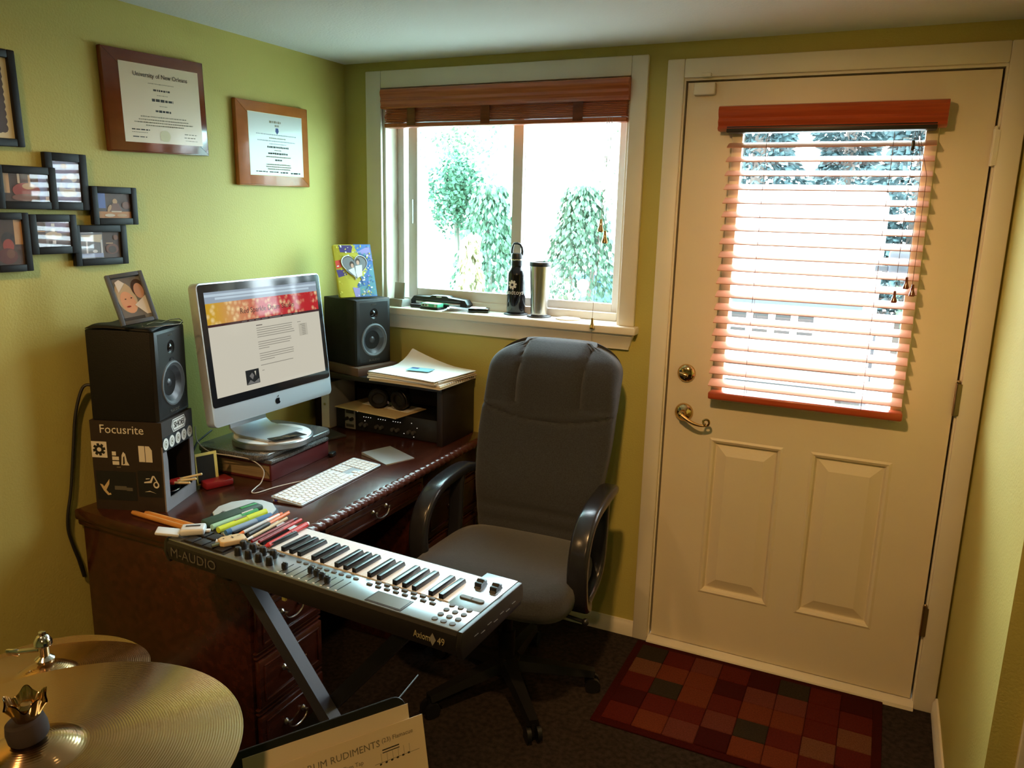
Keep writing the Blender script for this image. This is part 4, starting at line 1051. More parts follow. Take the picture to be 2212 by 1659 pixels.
# screen image
def em(name, c, s=1.0): return m_(name, (0.01, 0.01, 0.01), 0.06, spec=0.12, emit=c, estr=s)
em('scr_page', rgb(206, 200, 182), 0.95); em('scr_bar', rgb(150, 164, 178), 1.0); em('scr_bar2', rgb(188, 206, 218), 1.0); em('scr_nav', rgb(60, 26, 30), 1.0); em('scr_text', rgb(140, 135, 122), 0.9); em('scr_black', rgb(30, 30, 30), 1.0); em('scr_ink', rgb(52, 30, 30), 1.0); em('scr_side', rgb(192, 186, 168), 0.9); em('scr_grey', rgb(110, 108, 104), 1.0)
def sparkle():
    m = bpy.data.materials.new('scr_sparkle'); m.use_nodes = True; nt = m.node_tree; N = nt.nodes; L = nt.links; p = N['Principled BSDF']
    tc = N.new('ShaderNodeTexCoord'); vo = N.new('ShaderNodeTexVoronoi'); vo.inputs['Scale'].default_value = 55
    nz = N.new('ShaderNodeTexNoise'); nz.inputs['Scale'].default_value = 22; nz.inputs['Detail'].default_value = 4
    sp = N.new('ShaderNodeSeparateXYZ'); L.new(tc.outputs['Object'], sp.inputs[0]); L.new(tc.outputs['Object'], vo.inputs['Vector']); L.new(tc.outputs['Object'], nz.inputs['Vector'])
    mr = N.new('ShaderNodeMapRange'); mr.inputs['From Min'].default_value = -0.26; mr.inputs['From Max'].default_value = 0.26; L.new(sp.outputs['Y'], mr.inputs['Value'])
    g = N.new('ShaderNodeValToRGB'); e = g.color_ramp.elements
    e[0].position = 0.05; e[0].color = (*rgb(206, 160, 40), 1); e[1].position = 0.48; e[1].color = (*rgb(196, 44, 52), 1)
    q = e.new(0.25); q.color = (*rgb(208, 140, 92), 1); q = e.new(0.9); q.color = (*rgb(186, 24, 30), 1); L.new(mr.outputs[0], g.inputs[0])
    sk = N.new('ShaderNodeValToRGB'); sk.color_ramp.elements[0].position = 0.0; sk.color_ramp.elements[0].color = (1, 1, 1, 1); sk.color_ramp.elements[1].position = 0.60; sk.color_ramp.elements[1].color = (0, 0, 0, 1); L.new(vo.outputs['Distance'], sk.inputs[0])
    th = N.new('ShaderNodeMath'); th.operation = 'MULTIPLY'; L.new(sk.outputs[0], th.inputs[0])
    nr = N.new('ShaderNodeMapRange'); nr.inputs['From Min'].default_value = 0.42; nr.inputs['From Max'].default_value = 0.58; L.new(nz.outputs['Fac'], nr.inputs['Value']); L.new(nr.outputs[0], th.inputs[1])
    mx = N.new('ShaderNodeMix'); mx.data_type = 'RGBA'; L.new(th.outputs[0], mx.inputs['Factor']); L.new(g.outputs[0], mx.inputs['A']); mx.inputs['B'].default_value = (*rgb(250, 228, 170), 1)
    p.inputs['Base Color'].default_value = (0.01, 0.01, 0.01, 1); p.inputs['Roughness'].default_value = 0.06; p.inputs['Specular IOR Level'].default_value = 0.12
    L.new(mx.outputs['Result'], p.inputs['Emission Color']); p.inputs['Emission Strength'].default_value = 0.95
    M['scr_sparkle'] = m
sparkle()
sw, sh = 0.259, 0.162
P_ = lambda px, py: (-sw + 2 * sw * px, sh - 2 * sh * py)     # page fractions -> screen coords
def pr(x0, x1, y0, y1): return [P_(x0, y1), P_(x1, y1), P_(x1, y0), P_(x0, y0)]
shp = [(pr(0, 1, 0, 1), 'scr_page'), (pr(0, 1, 0, 0.105), 'scr_bar'), (pr(0, 1, 0.022, 0.045), 'scr_bar2'), (pr(0.08, 0.92, 0.055, 0.075), 'scr_bar2'), (pr(0, 1, 0.105, 0.305), 'scr_sparkle'), (pr(0, 1, 0.305, 0.328), 'scr_nav')]
for x0, x1 in ((0.27, 0.315), (0.335, 0.375), (0.39, 0.43), (0.445, 0.495), (0.515, 0.615), (0.635, 0.72), (0.74, 0.78)): shp.append((pr(x0, x1, 0.313, 0.320), 'scr_grey'))
rn = random.Random(12)
yy = 0.40
for para, xe in ((5, .73), (4, .70), (4, .72), (1, .70)):
    for k in range(para):
        x1 = xe - rn.uniform(0, 0.03) - (0.2 if k == para - 1 and para == 4 else 0)
        shp.append((pr(0.385, x1, yy, yy + 0.0065), 'scr_text')); yy += 0.0225
    yy += 0.028
shp.append((pr(0.385, 0.44, 0.372, 0.379), 'scr_ink'))
shp.append((pr(0.775, 0.86, 0.43, 0.56), 'scr_side'))
for k in range(7): shp.append((pr(0.79 + 0.015 * (k > 0), 0.84, 0.437 + 0.018 * k, 0.443 + 0.018 * k), 'scr_text'))
shp.append((pr(0.765, 0.80, 0.405, 0.411), 'scr_text'))
shp += [(pr(0.245, 0.36, 0.80, 0.945), 'scr_black'), ([P_(0.275, .86), P_(0.30, .83), P_(0.315, .86), P_(0.30, .90)], 'scr_grey'), ([P_(0.25, .94), P_(0.28, .90), P_(0.31, .93), P_(0.355, .90), P_(0.355, .94)], 'scr_grey'), ([P_(0.32, .82), P_(0.335, .82), P_(0.33, .87)], 'scr_side'), (pr(0.39, 0.41, 0.83, 0.836), 'scr_text')]
layered('screen_image', im, SI @ Matrix.Translation((0, 0, 0.0009)), shp, step=0.00002)
lettering('Red Sparkle Drum Studio', 0.0245, 'scr_ink', im, SI @ Matrix.Translation((0.005, sh - 2 * sh * 0.215, 0.0016)), depth=0.0001, shear=0.0)
# fruit emblem on the chin
ap_ = []
for k in range(40):
    t = 2 * PI * k / 40
    rr_ = 0.0115 * (1 + 0.06 * math.cos(2 * t) - 0.10 * (math.sin(t) > 0.9) - 0.10 * (math.sin(t) < -0.93))
    x, y = rr_ * math.cos(t) * 0.98, rr_ * math.sin(t) * 1.02
    dx, dy = x - 0.0135, y - 0.0012
    dd = math.hypot(dx, dy)
    if dd < 0.0062 and x > 0: x, y = 0.0135 + dx / dd * 0.0062, 0.0012 + dy / dd * 0.0062
    ap_.append((x, y))
leaf = [(0.0, 0.0125), (0.001, 0.0155), (0.0035, 0.0180), (0.0060, 0.0190), (0.0052, 0.0155), (0.0030, 0.0132)]
layered('fruit_emblem', im, SI @ Matrix.Translation((0.0, -0.221, 0.0)), [(ap_, 'black_gloss'), (leaf, 'black_gloss')])
# neck and foot
b = B(); q = loc_im((0, 0, 0))
b.sweep([loc_im(p) for p in [(0.305, -0.768, 0.861), (0.200, -0.768, 0.861), (0.165, -0.768, 0.864), (0.140, -0.768, 0.880), (0.136, -0.768, 0.905), (0.150, -0.768, 0.96), (0.195, -0.768, 1.06)]], [(-0.085, -0.0035), (0.085, -0.0035), (0.085, 0.0035), (-0.085, 0.0035)], upv=(0, 1, 0))
obj('foot_stand', b, 'aluminium', im)
dc = thing('round_turntable', 'round white and silver disc under the computer foot', 'disc', (0.243, -0.762, 0.832))
b = B(); b.lathe([(0.0, 0.0), (0.130, 0.0), (0.134, 0.004), (0.134, 0.020), (0.131, 0.0235), (0, 0.0235)], 56); obj('disc_body', b, 'silver_panel', dc)
b = B(); b.lathe([(0.0, 0.0), (0.128, 0.0), (0.126, 0.0012), (0.0, 0.0012)], 56, (0, 0, 0.0235)); obj('disc_top', b, 'white_plastic', dc)
b = B(); b.lathe([(0.0, 0.0), (0.008, 0.0), (0.006, 0.0008), (0, 0.0008)], 16, (0.092, -0.010, 0.0248)); obj('disc_badge', b, 'grey_plastic', dc)
ph = thing('dark_card', 'dark printed card leaning across the round disc', 'card', (0.318, -0.788, 0.8645), math.radians(66))
b = B(); b.box((0, 0, 0), (0.120, 0.082, 0.0015), rot=(-0.10, 0, 0)); obj('card_sheet', b, 'black_plastic', ph)
cd_sh = []
rn = random.Random(8)
for k in range(14):
    x = rn.uniform(-0.052, 0.040); y = rn.uniform(-0.034, 0.030)
    cd_sh.append((rect(x, x + rn.uniform(0.006, 0.02), y, y + rn.uniform(0.002, 0.006)), rn.choice(['p_grey', 'p_brown', 'p_dgrey', 'p_tan'])))
layered('card_print', ph, Matrix.Rotation(-0.10, 4, 'X') @ Matrix.Translation((0, 0, 0.0009)), cd_sh, step=0.00002)
sl = thing('speckled_tray', 'speckled glossy dark slab with rounded corners under the disc', 'tray', (0.19, -0.735, 0.812), math.radians(2))
b = B(); b.prism(rrect(0.285, 0.395, 0.045, 6), 0, 0.020, axis='z', bev=0.006, seg=3); obj('tray_slab', b, 'granite', sl)
s2 = thing('laminated_board', 'glossy grey board lying on the thick red book', 'board', (0.20, -0.748, 0.8005), math.radians(3))
b = B(); b.prism(rrect(0.295, 0.315, 0.006, 2), 0, 0.0115, axis='z', bev=0.002); obj('board_slab', b, 'granite', s2)
bk = thing('red_book', 'thick red book lying flat under the computer', 'book', (0.19, -0.745, TZ), math.radians(3))
b = B(); b.bx(-0.143, 0.150, -0.155, 0.160, 0.052, 0.060, bev=0.002); b.bx(-0.143, 0.150, -0.155, 0.160, 0.0, 0.006, bev=0.002); b.bx(0.142, 0.150, -0.155, 0.160, 0.0, 0.060, bev=0.003); obj('book_cover', b, 'book_red', bk)
b = B(); b.bx(-0.138, 0.142, -0.150, 0.155, 0.006, 0.052); obj('book_pages', b, 'book_pages', bk, smooth=False)
dg_ = thing('usb_dongle', 'small dark plug lying beside the red book', 'plug', (0.345, -0.575, TZ), 0.3)
b = B(); b.box((0, 0, 0.008), (0.020, 0.036, 0.014), bev=0.004); obj('plug_body', b, 'black_plastic', dg_)
b = B(); b.box((0, 0.024, 0.007), (0.010, 0.014, 0.006)); obj('plug_tip', b, 'chrome', dg_)

# wired keyboard
kb = thing('computer_keyboard', 'slim white wired keyboard with aluminium frame on the desk', 'keyboard', (0.516, -0.808, TZ), math.radians(92))
KT = Matrix.Rotation(math.radians(4.5), 4, 'X')
b = B(); b.prism(rrect(0.440, 0.116, 0.008, 4), 0.003, 0.0085, axis='z', bev=0.0015); b.xf(Matrix.Translation((0, 0, 0.0035)) @ KT); obj('keyboard_frame', b, 'aluminium', kb)
b = B(); b.prism([(-0.055, 0.0), (0.052, 0.0), (0.054, 0.009), (-0.055, 0.001)], -0.212, 0.212, axis='x'); obj('keyboard_base', b, 'white_plastic', kb, smooth=False)
b = B(); b.cyl((-0.216, 0.040, 0.008), (-0.196, 0.040, 0.008), 0.007, seg=12); obj('rear_tube', b, 'purple_led', kb)
key_cache = {}
def kkey(x, y, w, h):
    k_ = (round(w, 4), round(h, 4))
    if k_ not in key_cache:
        b = B(); b.box((0, 0, 0.0015), (w - 0.0028, h - 0.0028, 0.003), bev=0.0010, seg=1); key_cache[k_] = mesh_of(b, 'key', 'key_white')
    o = obj('key', key_cache[k_], None, kb); o.matrix_local = Matrix.Translation((0, 0, 0.0035)) @ KT @ Matrix.Translation((x, y, 0.0083))
U = 0.0190
def row(y, h, widths, x):
    for w in widths: kkey(x + w * U / 2, y, w * U, h); x += w * U
X0 = -0.2155
ys = [0.046, 0.0295, 0.0105, -0.0085, -0.0275, -0.0460]
row(ys[0], 0.0125, [1.07] * 14, X0); row(ys[1], U, [1] * 13 + [2], X0); row(ys[2], U, [1.5] + [1] * 12 + [1.5], X0); row(ys[3], U, [1.75] + [1] * 11 + [2.25], X0); row(ys[4], U, [2.25] + [1] * 10 + [2.75], X0); row(ys[5], U * 0.95, [1.5, 1.25, 1.5, 6.5, 1.5, 1.25, 1.5], X0)
XN = X0 + 15 * U + 0.004
for j in (0, 1, 2): row(ys[j], U if j else 0.0125, [1, 1, 1], XN)
row(ys[4], U, [1], XN + U); row(ys[5], U * 0.95, [1, 1, 1], XN)
XP = XN + 3 * U + 0.004
for j in (0, 1, 2, 3): row(ys[j], U if j else 0.0125, [1, 1, 1, 1], XP)
row(ys[4], U, [1, 1, 1], XP); row(ys[5], U * 0.95, [2, 1], XP); kkey(XP + 3.5 * U, (ys[4] + ys[5]) / 2, U, 2 * U)
b = B(); b.tube(smooth_path([(0.462, -0.84, TZ + 0.010), (0.430, -0.86, TZ + 0.004), (0.400, -0.93, TZ + 0.003), (0.385, -1.00, TZ + 0.003), (0.365, -1.000, TZ + 0.003), (0.350, -0.965, TZ + 0.004), (0.345, -0.935, TZ + 0.012), (0.340, -0.918, TZ + 0.045), (0.300, -0.925, TZ + 0.075), (0.240, -0.945, TZ + 0.085), (0.150, -0.955, TZ + 0.088), (0.090, -0.950, TZ + 0.115), (0.075, -0.94, TZ + 0.16)]), 0.0018, 6)
tag(obj('keyboard_cable', b, 'cable_white'), 'thin white keyboard cable trailing past the red book', 'cable')
tp = thing('trackpad', 'flat silver trackpad lying beside the keyboard', 'trackpad', (0.523, -0.483, TZ), math.radians(-21))
b = B(); b.prism([(-0.078, 0.0), (0.078, 0.0), (0.078, 0.003), (-0.072, 0.012), (-0.078, 0.010)], -0.062, 0.062, axis='y', bev=0.002); obj('trackpad_body', b, 'aluminium', tp)
b = B(); b.tube([(0.02, -0.97, TZ + 0.004), (0.06, -0.98, TZ + 0.02), (0.035, -0.90, TZ + 0.09), (0.02, -0.82, TZ + 0.11)], 0.003, 6)
tag(obj('computer_cable', b, 'cable_black'), 'black cable behind the computer stand', 'cable')

# ================================================================== MIDI CONTROLLER ON X STAND
mk = thing('piano_controller', 'silver and black keyboard controller with 49 keys on an X stand', 'music keyboard', (0.5605, -1.501, 0.82), math.radians(-3.4))
LN, DP = 0.860, 0.253
b = B()
prof = [(0.004, -0.004), (0.0, -0.010), (-0.002, -0.030), (0.004, -0.054), (0.016, -0.060), (0.240, -0.050), (0.2525, -0.044), (0.2525, -0.014), (0.232, -0.014), (0.232, -0.020), (0.088, -0.020), (0.088, -0.004)]
b.prism(prof, 0.012, LN - 0.012, axis='x'); obj('controller_case', b, 'controller_black', mk, ang=25)
for x0, x1 in ((0.0, 0.012), (LN - 0.012, LN)):
    b = B(); b.prism([(0.004, -0.001), (0.0, -0.010), (-0.003, -0.034), (0.006, -0.062), (0.245, -0.050), (0.2560, -0.040), (0.2560, -0.014), (0.250, -0.001)], x0, x1, axis='x', bev=0.0025)
    e = obj('end_cap', b, 'controller_black', mk)
    if x0 > 0.1:
        for k in range(7):
            b = B(); y = 0.055 + k * 0.026; b.box((x1 + 0.0004, y, -0.030 - 0.006 * (k % 2)), (0.0012, 0.016, 0.0012)); obj('vent_slit', b, 'ink_dim', e)
b = B(); b.bx(0.012, LN - 0.012, 0.004, 0.088, -0.004, 0.0, bev=0.001); obj('control_panel', b, 'silver_panel', mk)
b = B(); b.bx(0.7685, LN - 0.012, 0.088, 0.2525, -0.014, 0.0, bev=0.001); obj('cheek_panel', b, 'silver_panel', mk)
b = B(); b.bx(0.012, 0.0850, 0.088, 0.2525, -0.014, 0.0, bev=0.001); obj('cheek_panel', b, 'controller_black', mk)
KW = 0.0235; XK = 0.7675
b = B(); b.prism([(0.098, -0.016), (0.2335, -0.016), (0.2345, -0.012), (0.2335, -0.004), (0.230, -0.0025), (0.098, -0.0025)], -KW / 2 + 0.0005, KW / 2 - 0.0005, axis='x', bev=0.0006, seg=1); wk = mesh_of(b, 'white_key', 'key_white')
b = B(); b.prism([(0.099, -0.004), (0.192, -0.004), (0.187, 0.0075), (0.183, 0.0090), (0.099, 0.0090)], -0.0060, 0.0060, axis='x', bev=0.0012, seg=2); bk_ = mesh_of(b, 'black_key', 'key_black')
for i in range(29):
    obj('white_key', wk, None, mk, loc=(XK - KW * (i + 0.5), 0, 0))
    if i < 28 and i % 7 in (0, 1, 3, 4, 5): obj('black_key', bk_, None, mk, loc=(XK - KW * (i + 1) + {0: .0016, 1: -.0016, 3: .0022, 4: 0, 5: -.0022}[i % 7], 0, 0))
b = B(); b.bx(0.050, 0.200, 0.008, 0.086, -0.001, 0.0008, bev=0.0005); obj('pad_bed', b, 'controller_black', mk)
b = B(); b.box((0, 0, 0.002), (0.029, 0.030, 0.004), bev=0.0015); pm = mesh_of(b, 'drum_pad', 'pad_rubber')
for i in range(4):
    for j in range(2): obj('drum_pad', pm, None, mk, loc=(0.070 + i * 0.0345, 0.028 + j * 0.038, 0.0008))
b = B(); b.lathe([(0.0, 0.0), (0.0092, 0.0), (0.0088, 0.004), (0.0078, 0.017), (0.0062, 0.0195), (0.0, 0.020)], 18); km = mesh_of(b, 'knob', 'black_plastic')
for j in range(2):
    for i in range(4): obj('knob', km, None, mk, loc=((0.209 + 0.0325 * i) if j == 0 else (0.226 + 0.0333 * i), 0.058 if j == 0 else 0.027, 0.0))
b = B(); b.box((0, 0, 0.0015), (0.014, 0.0075, 0.003), bev=0.0012); bm_ = mesh_of(b, 'button', 'rubber_grey')
for i in range(6): obj('button', bm_, None, mk, loc=(0.218 + 0.0193 * i, 0.078, 0))
b = B(); b.lathe([(0.0, 0.0), (0.0068, 0.0), (0.0062, 0.0022), (0.0, 0.003)], 16); rm = mesh_of(b, 'round_button', 'rubber_grey')
ol = B(); ol.lathe([(0.0, 0.0), (0.0075, 0.0), (0.0068, 0.0020), (0.0, 0.0026)], 16, (0, 0, 0), Matrix.Diagonal((1, 0.62, 1))); om = mesh_of(ol, 'round_button', 'rubber_grey')
slot = B(); slot.box((0, 0, 0.0002), (0.0022, 0.046, 0.0006)); slm = mesh_of(slot, 'fader_slot', 'black_plastic')
cap = B(); cap.box((0, 0, 0.008), (0.0115, 0.0125, 0.015), bev=0.0025); cap.box((0, 0, 0.0157), (0.0105, 0.0015, 0.0015)); cpm = mesh_of(cap, 'fader_cap', 'black_plastic')
led = B(); led.box((0, 0, 0.0004), (0.0055, 0.0035, 0.0008)); ldm = mesh_of(led, 'fader_mark', 'ink_white')
fpos = [0.022, 0.072, 0.066, 0.024, 0.025, 0.024, 0.020, 0.070, 0.068]
fpos = [0.028, None, None, 0.044, 0.040, 0.034, 0.027, None, None]
for i in range(9):
    x = 0.369 + i * 0.0209
    obj('fader_slot', slm, None, mk, loc=(x + 0.002, 0.034, 0)); obj('fader_mark', ldm, None, mk, loc=(x, 0.0095, 0)); obj('round_button', om, None, mk, loc=(x + 0.002, 0.074, 0))
    if fpos[i]: obj('fader_cap', cpm, None, mk, loc=(x + 0.003, fpos[i], 0))
for i in range(8):
    if i < 8: obj('button', bm_, None, mk, loc=(0.580 + 0.0236 * i, 0.069, 0))
    if i < 7: obj('button', bm_, None, mk, loc=(0.592 + 0.0236 * i, 0.0845, 0))
b = B(); b.bx(0.615, 0.708, 0.008, 0.055, -0.0005, 0.0012, bev=0.0005); dsp = obj('display_bezel', b, 'dark_grey', mk)
b = B(); b.bx(0.620, 0.703, 0.012, 0.051, 0.0008, 0.0018); obj('display_glass', b, 'lcd', dsp, smooth=False)
for x in (0.789, 0.827):
    b = B()
    pf = []
    for k in range(48):
        a = 2 * PI * k / 48; r = 0.0165 + 0.0016 * math.cos(8 * a); pf.append((0.190 + r * math.cos(a), -0.002 + r * math.sin(a)))
    b.prism(pf, x - 0.0085, x + 0.0085, axis='x', bev=0.001, seg=1); obj('wheel', b, 'black_plastic', mk)
for s in (-1, 1):
    b = B(); pf = [(0, -0.007), (0.022, -0.007)] + [(0.022 + 0.007 * math.cos(a), 0.007 * math.sin(a)) for a in [(-PI / 2) + PI * k / 8 for k in range(1, 8)]] + [(0.022, 0.007), (0, 0.007)]
    b.prism([(0.806 + s * (p[0] + 0.0004), 0.126 + p[1]) for p in pf], 0, 0.0035, axis='z', bev=0.001, seg=1); obj('octave_button', b, 'rubber_grey', mk)
for j in range(4):
    for i in range(3): obj('round_button', rm, None, mk, loc=(0.784 + 0.021 * i, 0.020 + 0.0213 * j, 0), )
RF = lambda x, z: frame_mx((x, -0.0028, z), (1, 0, 0), (0, 0, 1))
lettering('M-AUDIO', 0.033, 'ink_dim', mk, RF(0.104, -0.030), width=1.12)
lettering('Axiom', 0.021, 'ink_gold', mk, RF(0.768, -0.031), width=0.72); lettering('49', 0.022, 'ink_gold', mk, RF(0.814, -0.031), width=0.82)
layered('diamond_badge', mk, RF(0.794, -0.031), [([(-0.008, 0), (0, -0.014), (0.008, 0), (0, 0.014)], 'grey_plastic')])
b = B(); b.box((0.375, 0.02, -0.066), (0.010, 0.006, 0.012)); obj('hanging_tag', b, 'yellow_card', mk)

xs = thing('keyboard_stand', 'folding X shaped keyboard stand under the controller', 'stand', (0.99, -1.385, 0), math.radians(-3.4))
def leg(b, p0, p1, w):
    b.sweep([p0, p1], [(-w / 2, -w / 2), (w / 2, -w / 2), (w / 2, w / 2), (-w / 2, w / 2)], upv=(0, 1, 0))
b = B(); leg(b, (-0.255, -0.052, 0.742), (0.360, -0.052, 0.030), 0.034); obj('leg', b, 'leg_bluegrey', xs, smooth=False)  # near leg blue-grey, the crossing leg black
b = B(); leg(b, (0.255, -0.014, 0.742), (-0.360, -0.014, 0.030), 0.034); obj('leg', b, 'black_plastic', xs, smooth=False)
for s in (-1, 1):
    b = B(); b.bx(s * 0.255 - 0.016, s * 0.255 + 0.016, -0.105, 0.025, 0.735, 0.7585, bev=0.005); obj('support_arm', b, 'black_plastic', xs)
    b = B(); b.bx(s * 0.360 - 0.016, s * 0.360 + 0.016, -0.17, 0.03, 0.0, 0.034, bev=0.008); obj('foot_bar', b, 'black_plastic', xs)
b = B(); b.cyl((0.052, -0.085, 0.386), (0.052, 0.010, 0.386), 0.022, seg=18); obj('pivot_knob', b, 'black_plastic', xs)

# pens, pencils and bits lying on the controller
def marker(name, lab, cat, p0, p1, r, cols, z, group=None):
    p0 = Vector((p0[0], p0[1], z + r)); p1 = Vector((p1[0], p1[1], z + r))
    d = p1 - p0; t = thing(name, lab, cat, p0, math.atan2(d.y, d.x), group=group)
    Ln = d.length
    return t, Ln
def pen(name, lab, cat, p0, p1, r, segs, z, group=None, tip=True, clip=None):
    t, Ln = marker(name, lab, cat, p0, p1, r, None, z, group)
    for k, (a, c, pn, mm, rs_) in enumerate(segs):
        b = B(); b.cyl((a * Ln, 0, 0), (c * Ln, 0, 0), r * rs_[0], r * rs_[1], seg=12); obj(pn, b, mm, t)
    if clip:
        b = B(); b.box((clip[0] * Ln, 0, r * 1.05), (0.035, r * 0.5, r * 0.35)); obj('clip', b, clip[1], t)
    return t
ZK = 0.8185; ZB = 0.8295
G = 'pens and pencils lying on the keyboard controller'
pen('highlighter', 'green highlighter, leftmost marker on the keyboard controller', 'marker', (0.626, -1.41), (0.645, -1.272), 0.0075, [(0, .12, 'end_cap', 'green_pale', (1, 1)), (.12, .62, 'barrel', 'green_pale', (1, 1)), (.62, 1, 'cap', 'green_marker', (1.05, 1.0))], 0.820, G, clip=(.78, 'white_plastic'))
pen('highlighter', 'bright yellow highlighter beside the green one', 'marker', (0.655, -1.418), (0.671, -1.268), 0.0080, [(0, .58, 'barrel', 'yellow_marker', (1, 1)), (.58, 1, 'cap', 'yellow_marker', (1.08, 1.02))], 0.821, G, clip=(.46, 'grey_plastic'))
pen('highlighter', 'blue highlighter right of the yellow one', 'marker', (0.684, -1.422), (0.702, -1.283), 0.0080, [(0, .10, 'end_cap', 'blue_marker', (.9, 1)), (.10, .66, 'barrel', 'blue_pale', (1, 1)), (.66, 1, 'cap', 'blue_marker', (1.05, 1.0))], 0.821, G)
pen('ballpoint_pen', 'clear and white ballpoint with an orange end', 'pen', (0.728, -1.424), (0.726, -1.268), 0.0046, [(0, .10, 'tip', 'orange_plastic', (.6, 1)), (.10, .62, 'barrel', 'case_clear', (1, 1)), (.62, .92, 'cap', 'white_plastic', (1.1, 1.1)), (.92, 1, 'button', 'orange_plastic', (.8, .8))], ZB, G, clip=(.80, 'orange_plastic'))
pen('ballpoint_pen', 'orange ballpoint with ring clip above the pencils', 'pen', (0.748, -1.412), (0.738, -1.256), 0.0044, [(0, .5, 'barrel', 'dark_grey', (1, 1)), (.5, 1, 'cap', 'orange_plastic', (1.05, 1))], ZB, G, clip=(.9, 'orange_plastic'))
pen('pencil', 'tan pencil with a white tip lying next to the orange pen', 'pencil', (0.766, -1.436), (0.757, -1.285), 0.0038, [(0, .12, 'tip', 'white_plastic', (.7, 1)), (.12, 1, 'barrel', 'tan_plastic', (1, 1))], ZB, G)
pen('pencil', 'dark maroon pencil between tan and red pencils', 'pencil', (0.783, -1.438), (0.780, -1.272), 0.0038, [(0, .9, 'barrel', 'red_dark', (1, 1)), (.9, 1, 'tip', 'black_plastic', (1, .3))], ZB, G)
pen('pencil', 'slim red pencil next to the thick red pen', 'pencil', (0.800, -1.432), (0.796, -1.276), 0.0040, [(0, .55, 'barrel', 'red_dark', (1, 1)), (.55, 1, 'end', 'red_plastic', (1, 1))], ZB, G)
pen('felt_pen', 'thick bright red pen nearest the piano keys', 'pen', (0.819, -1.435), (0.815, -1.272), 0.0062, [(0, .08, 'tip', 'red_plastic', (.5, 1)), (.08, .58, 'barrel', 'red_plastic', (1, 1)), (.58, .96, 'cap', 'red_plastic', (1.12, 1.1)), (.96, 1, 'end', 'p_white', (.9, .8))], ZK + 0.0005, G, clip=(.75, 'red_plastic'))
pc = thing('pencil_case', 'flat dark green pencil case behind the highlighters', 'case', (0.612, -1.325, 0.8202), math.radians(80))
b = B(); b.box((0, 0, 0.009), (0.165, 0.040, 0.016), bev=0.006); obj('case_body', b, 'dark_green', pc)
b = B(); b.box((0.05, 0.002, 0.0176), (0.05, 0.010, 0.002), bev=0.001); obj('case_latch', b, 'green_marker', pc)
wc_ = thing('plastic_case', 'translucent white hinged plastic case lying open on the keyboard controller', 'case', (0.592, -1.468, 0.8225), math.radians(38))
b = B(); b.box((0.022, 0.004, 0.010), (0.058, 0.044, 0.018), bev=0.006, seg=3); obj('case_base', b, 'case_clear', wc_)
b = B(); b.box((-0.034, -0.004, 0.0115), (0.056, 0.040, 0.008), bev=0.003, rot=(0, 0.18, 0)); obj('case_lid', b, 'case_clear', wc_)
b = B(); b.box((0.022, 0.006, 0.0196), (0.034, 0.007, 0.0014)); obj('case_window', b, 'dark_grey', wc_)
b = B(); b.box((0.056, 0.004, 0.006), (0.012, 0.010, 0.006), bev=0.001); obj('case_clasp', b, 'white_plastic', wc_)
dn = thing('tan_charger', 'cream coloured plug with silver tip on the controller pads', 'plug', (0.733, -1.452, 0.8252), math.radians(58))
b = B(); b.prism([(-0.030, -0.014), (-0.022, -0.021), (0.022, -0.020), (0.032, -0.012), (0.032, 0.010), (0.020, 0.020), (-0.020, 0.018), (-0.030, 0.010)], 0, 0.013, axis='z', bev=0.003, seg=3); obj('plug_body', b, 'tan_plastic', dn)
b = B(); b.cyl((-0.030, -0.008, 0.006), (-0.048, -0.010, 0.005), 0.0045, seg=10); obj('plug_tip', b, 'chrome', dn)
b = B(); b.prism([(-0.036, 0.006), (-0.022, 0.006), (-0.030, 0.024)], 0.004, 0.007, axis='z'); obj('plug_tab', b, 'case_clear', dn, smooth=False)
layered('plug_marks', dn, Matrix.Translation((0, 0, 0.0133)), [(ell(-0.018, 0.002, 0.0024, 0.0024, 10), 'ink'), (rect(-0.002, 0.006, -0.001, 0.001), 'ink'), (rect(0.001, 0.003, -0.006, 0.006), 'ink'), (rect(0.014, 0.022, 0.005, 0.0065), 'ink')])

# practice pad and drumsticks on the desk
pp = thing('practice_pad', 'grey faceted practice pad on the desk behind the pens', 'drum pad', (0.490, -1.160, TZ), 0.15)
pl = [(0.094 * math.cos(2 * PI * k / 12), 0.094 * math.sin(2 * PI * k / 12)) for k in range(12)]
b = B(); b.prism(pl, 0, 0.014, axis='z', bev=0.002); obj('pad_base', b, 'pad_rim', pp)
b = B(); b.prism([(p[0] * 0.93, p[1] * 0.93) for p in pl], 0.014, 0.022, axis='z', bev=0.003); obj('pad_surface', b, 'pad_white', pp)
lettering('HQ', 0.014, 'ink', pp, frame_mx((-0.045, -0.040, 0.0224), (0.3, -0.95, 0), (0.95, 0.3, 0)))
for k, (p0, p1) in enumerate([((0.200, -1.300), (0.600, -1.318)), ((0.235, -1.285), (0.610, -1.295))]):
    d = Vector((p1[0] - p0[0], p1[1] - p0[1], 0)); t = thing('drumstick', ['pale wooden drumstick on the desk, nearer the edge', 'pale wooden drumstick on the desk, further from the edge'][k], 'drumstick', (p0[0], p0[1], TZ + 0.0075), math.atan2(d.y, d.x), group='pair of drumsticks')
    Ln = 0.385
    b = B(); b.lathe([(0.0, 0.0), (0.0055, 0.001), (0.0073, 0.010), (0.0073, 0.26), (0.0060, 0.32), (0.0036, 0.362)], 14, (0, 0, 0), RX); obj('stick_shaft', b, 'stick_wood', t)
    b = B(); b.lathe([(0.0, 0.359), (0.0036, 0.361), (0.0048, 0.370), (0.0040, 0.380), (0.0, 0.385)], 12, (0, 0, 0), RX); obj('stick_tip', b, 'pale_wood', t)

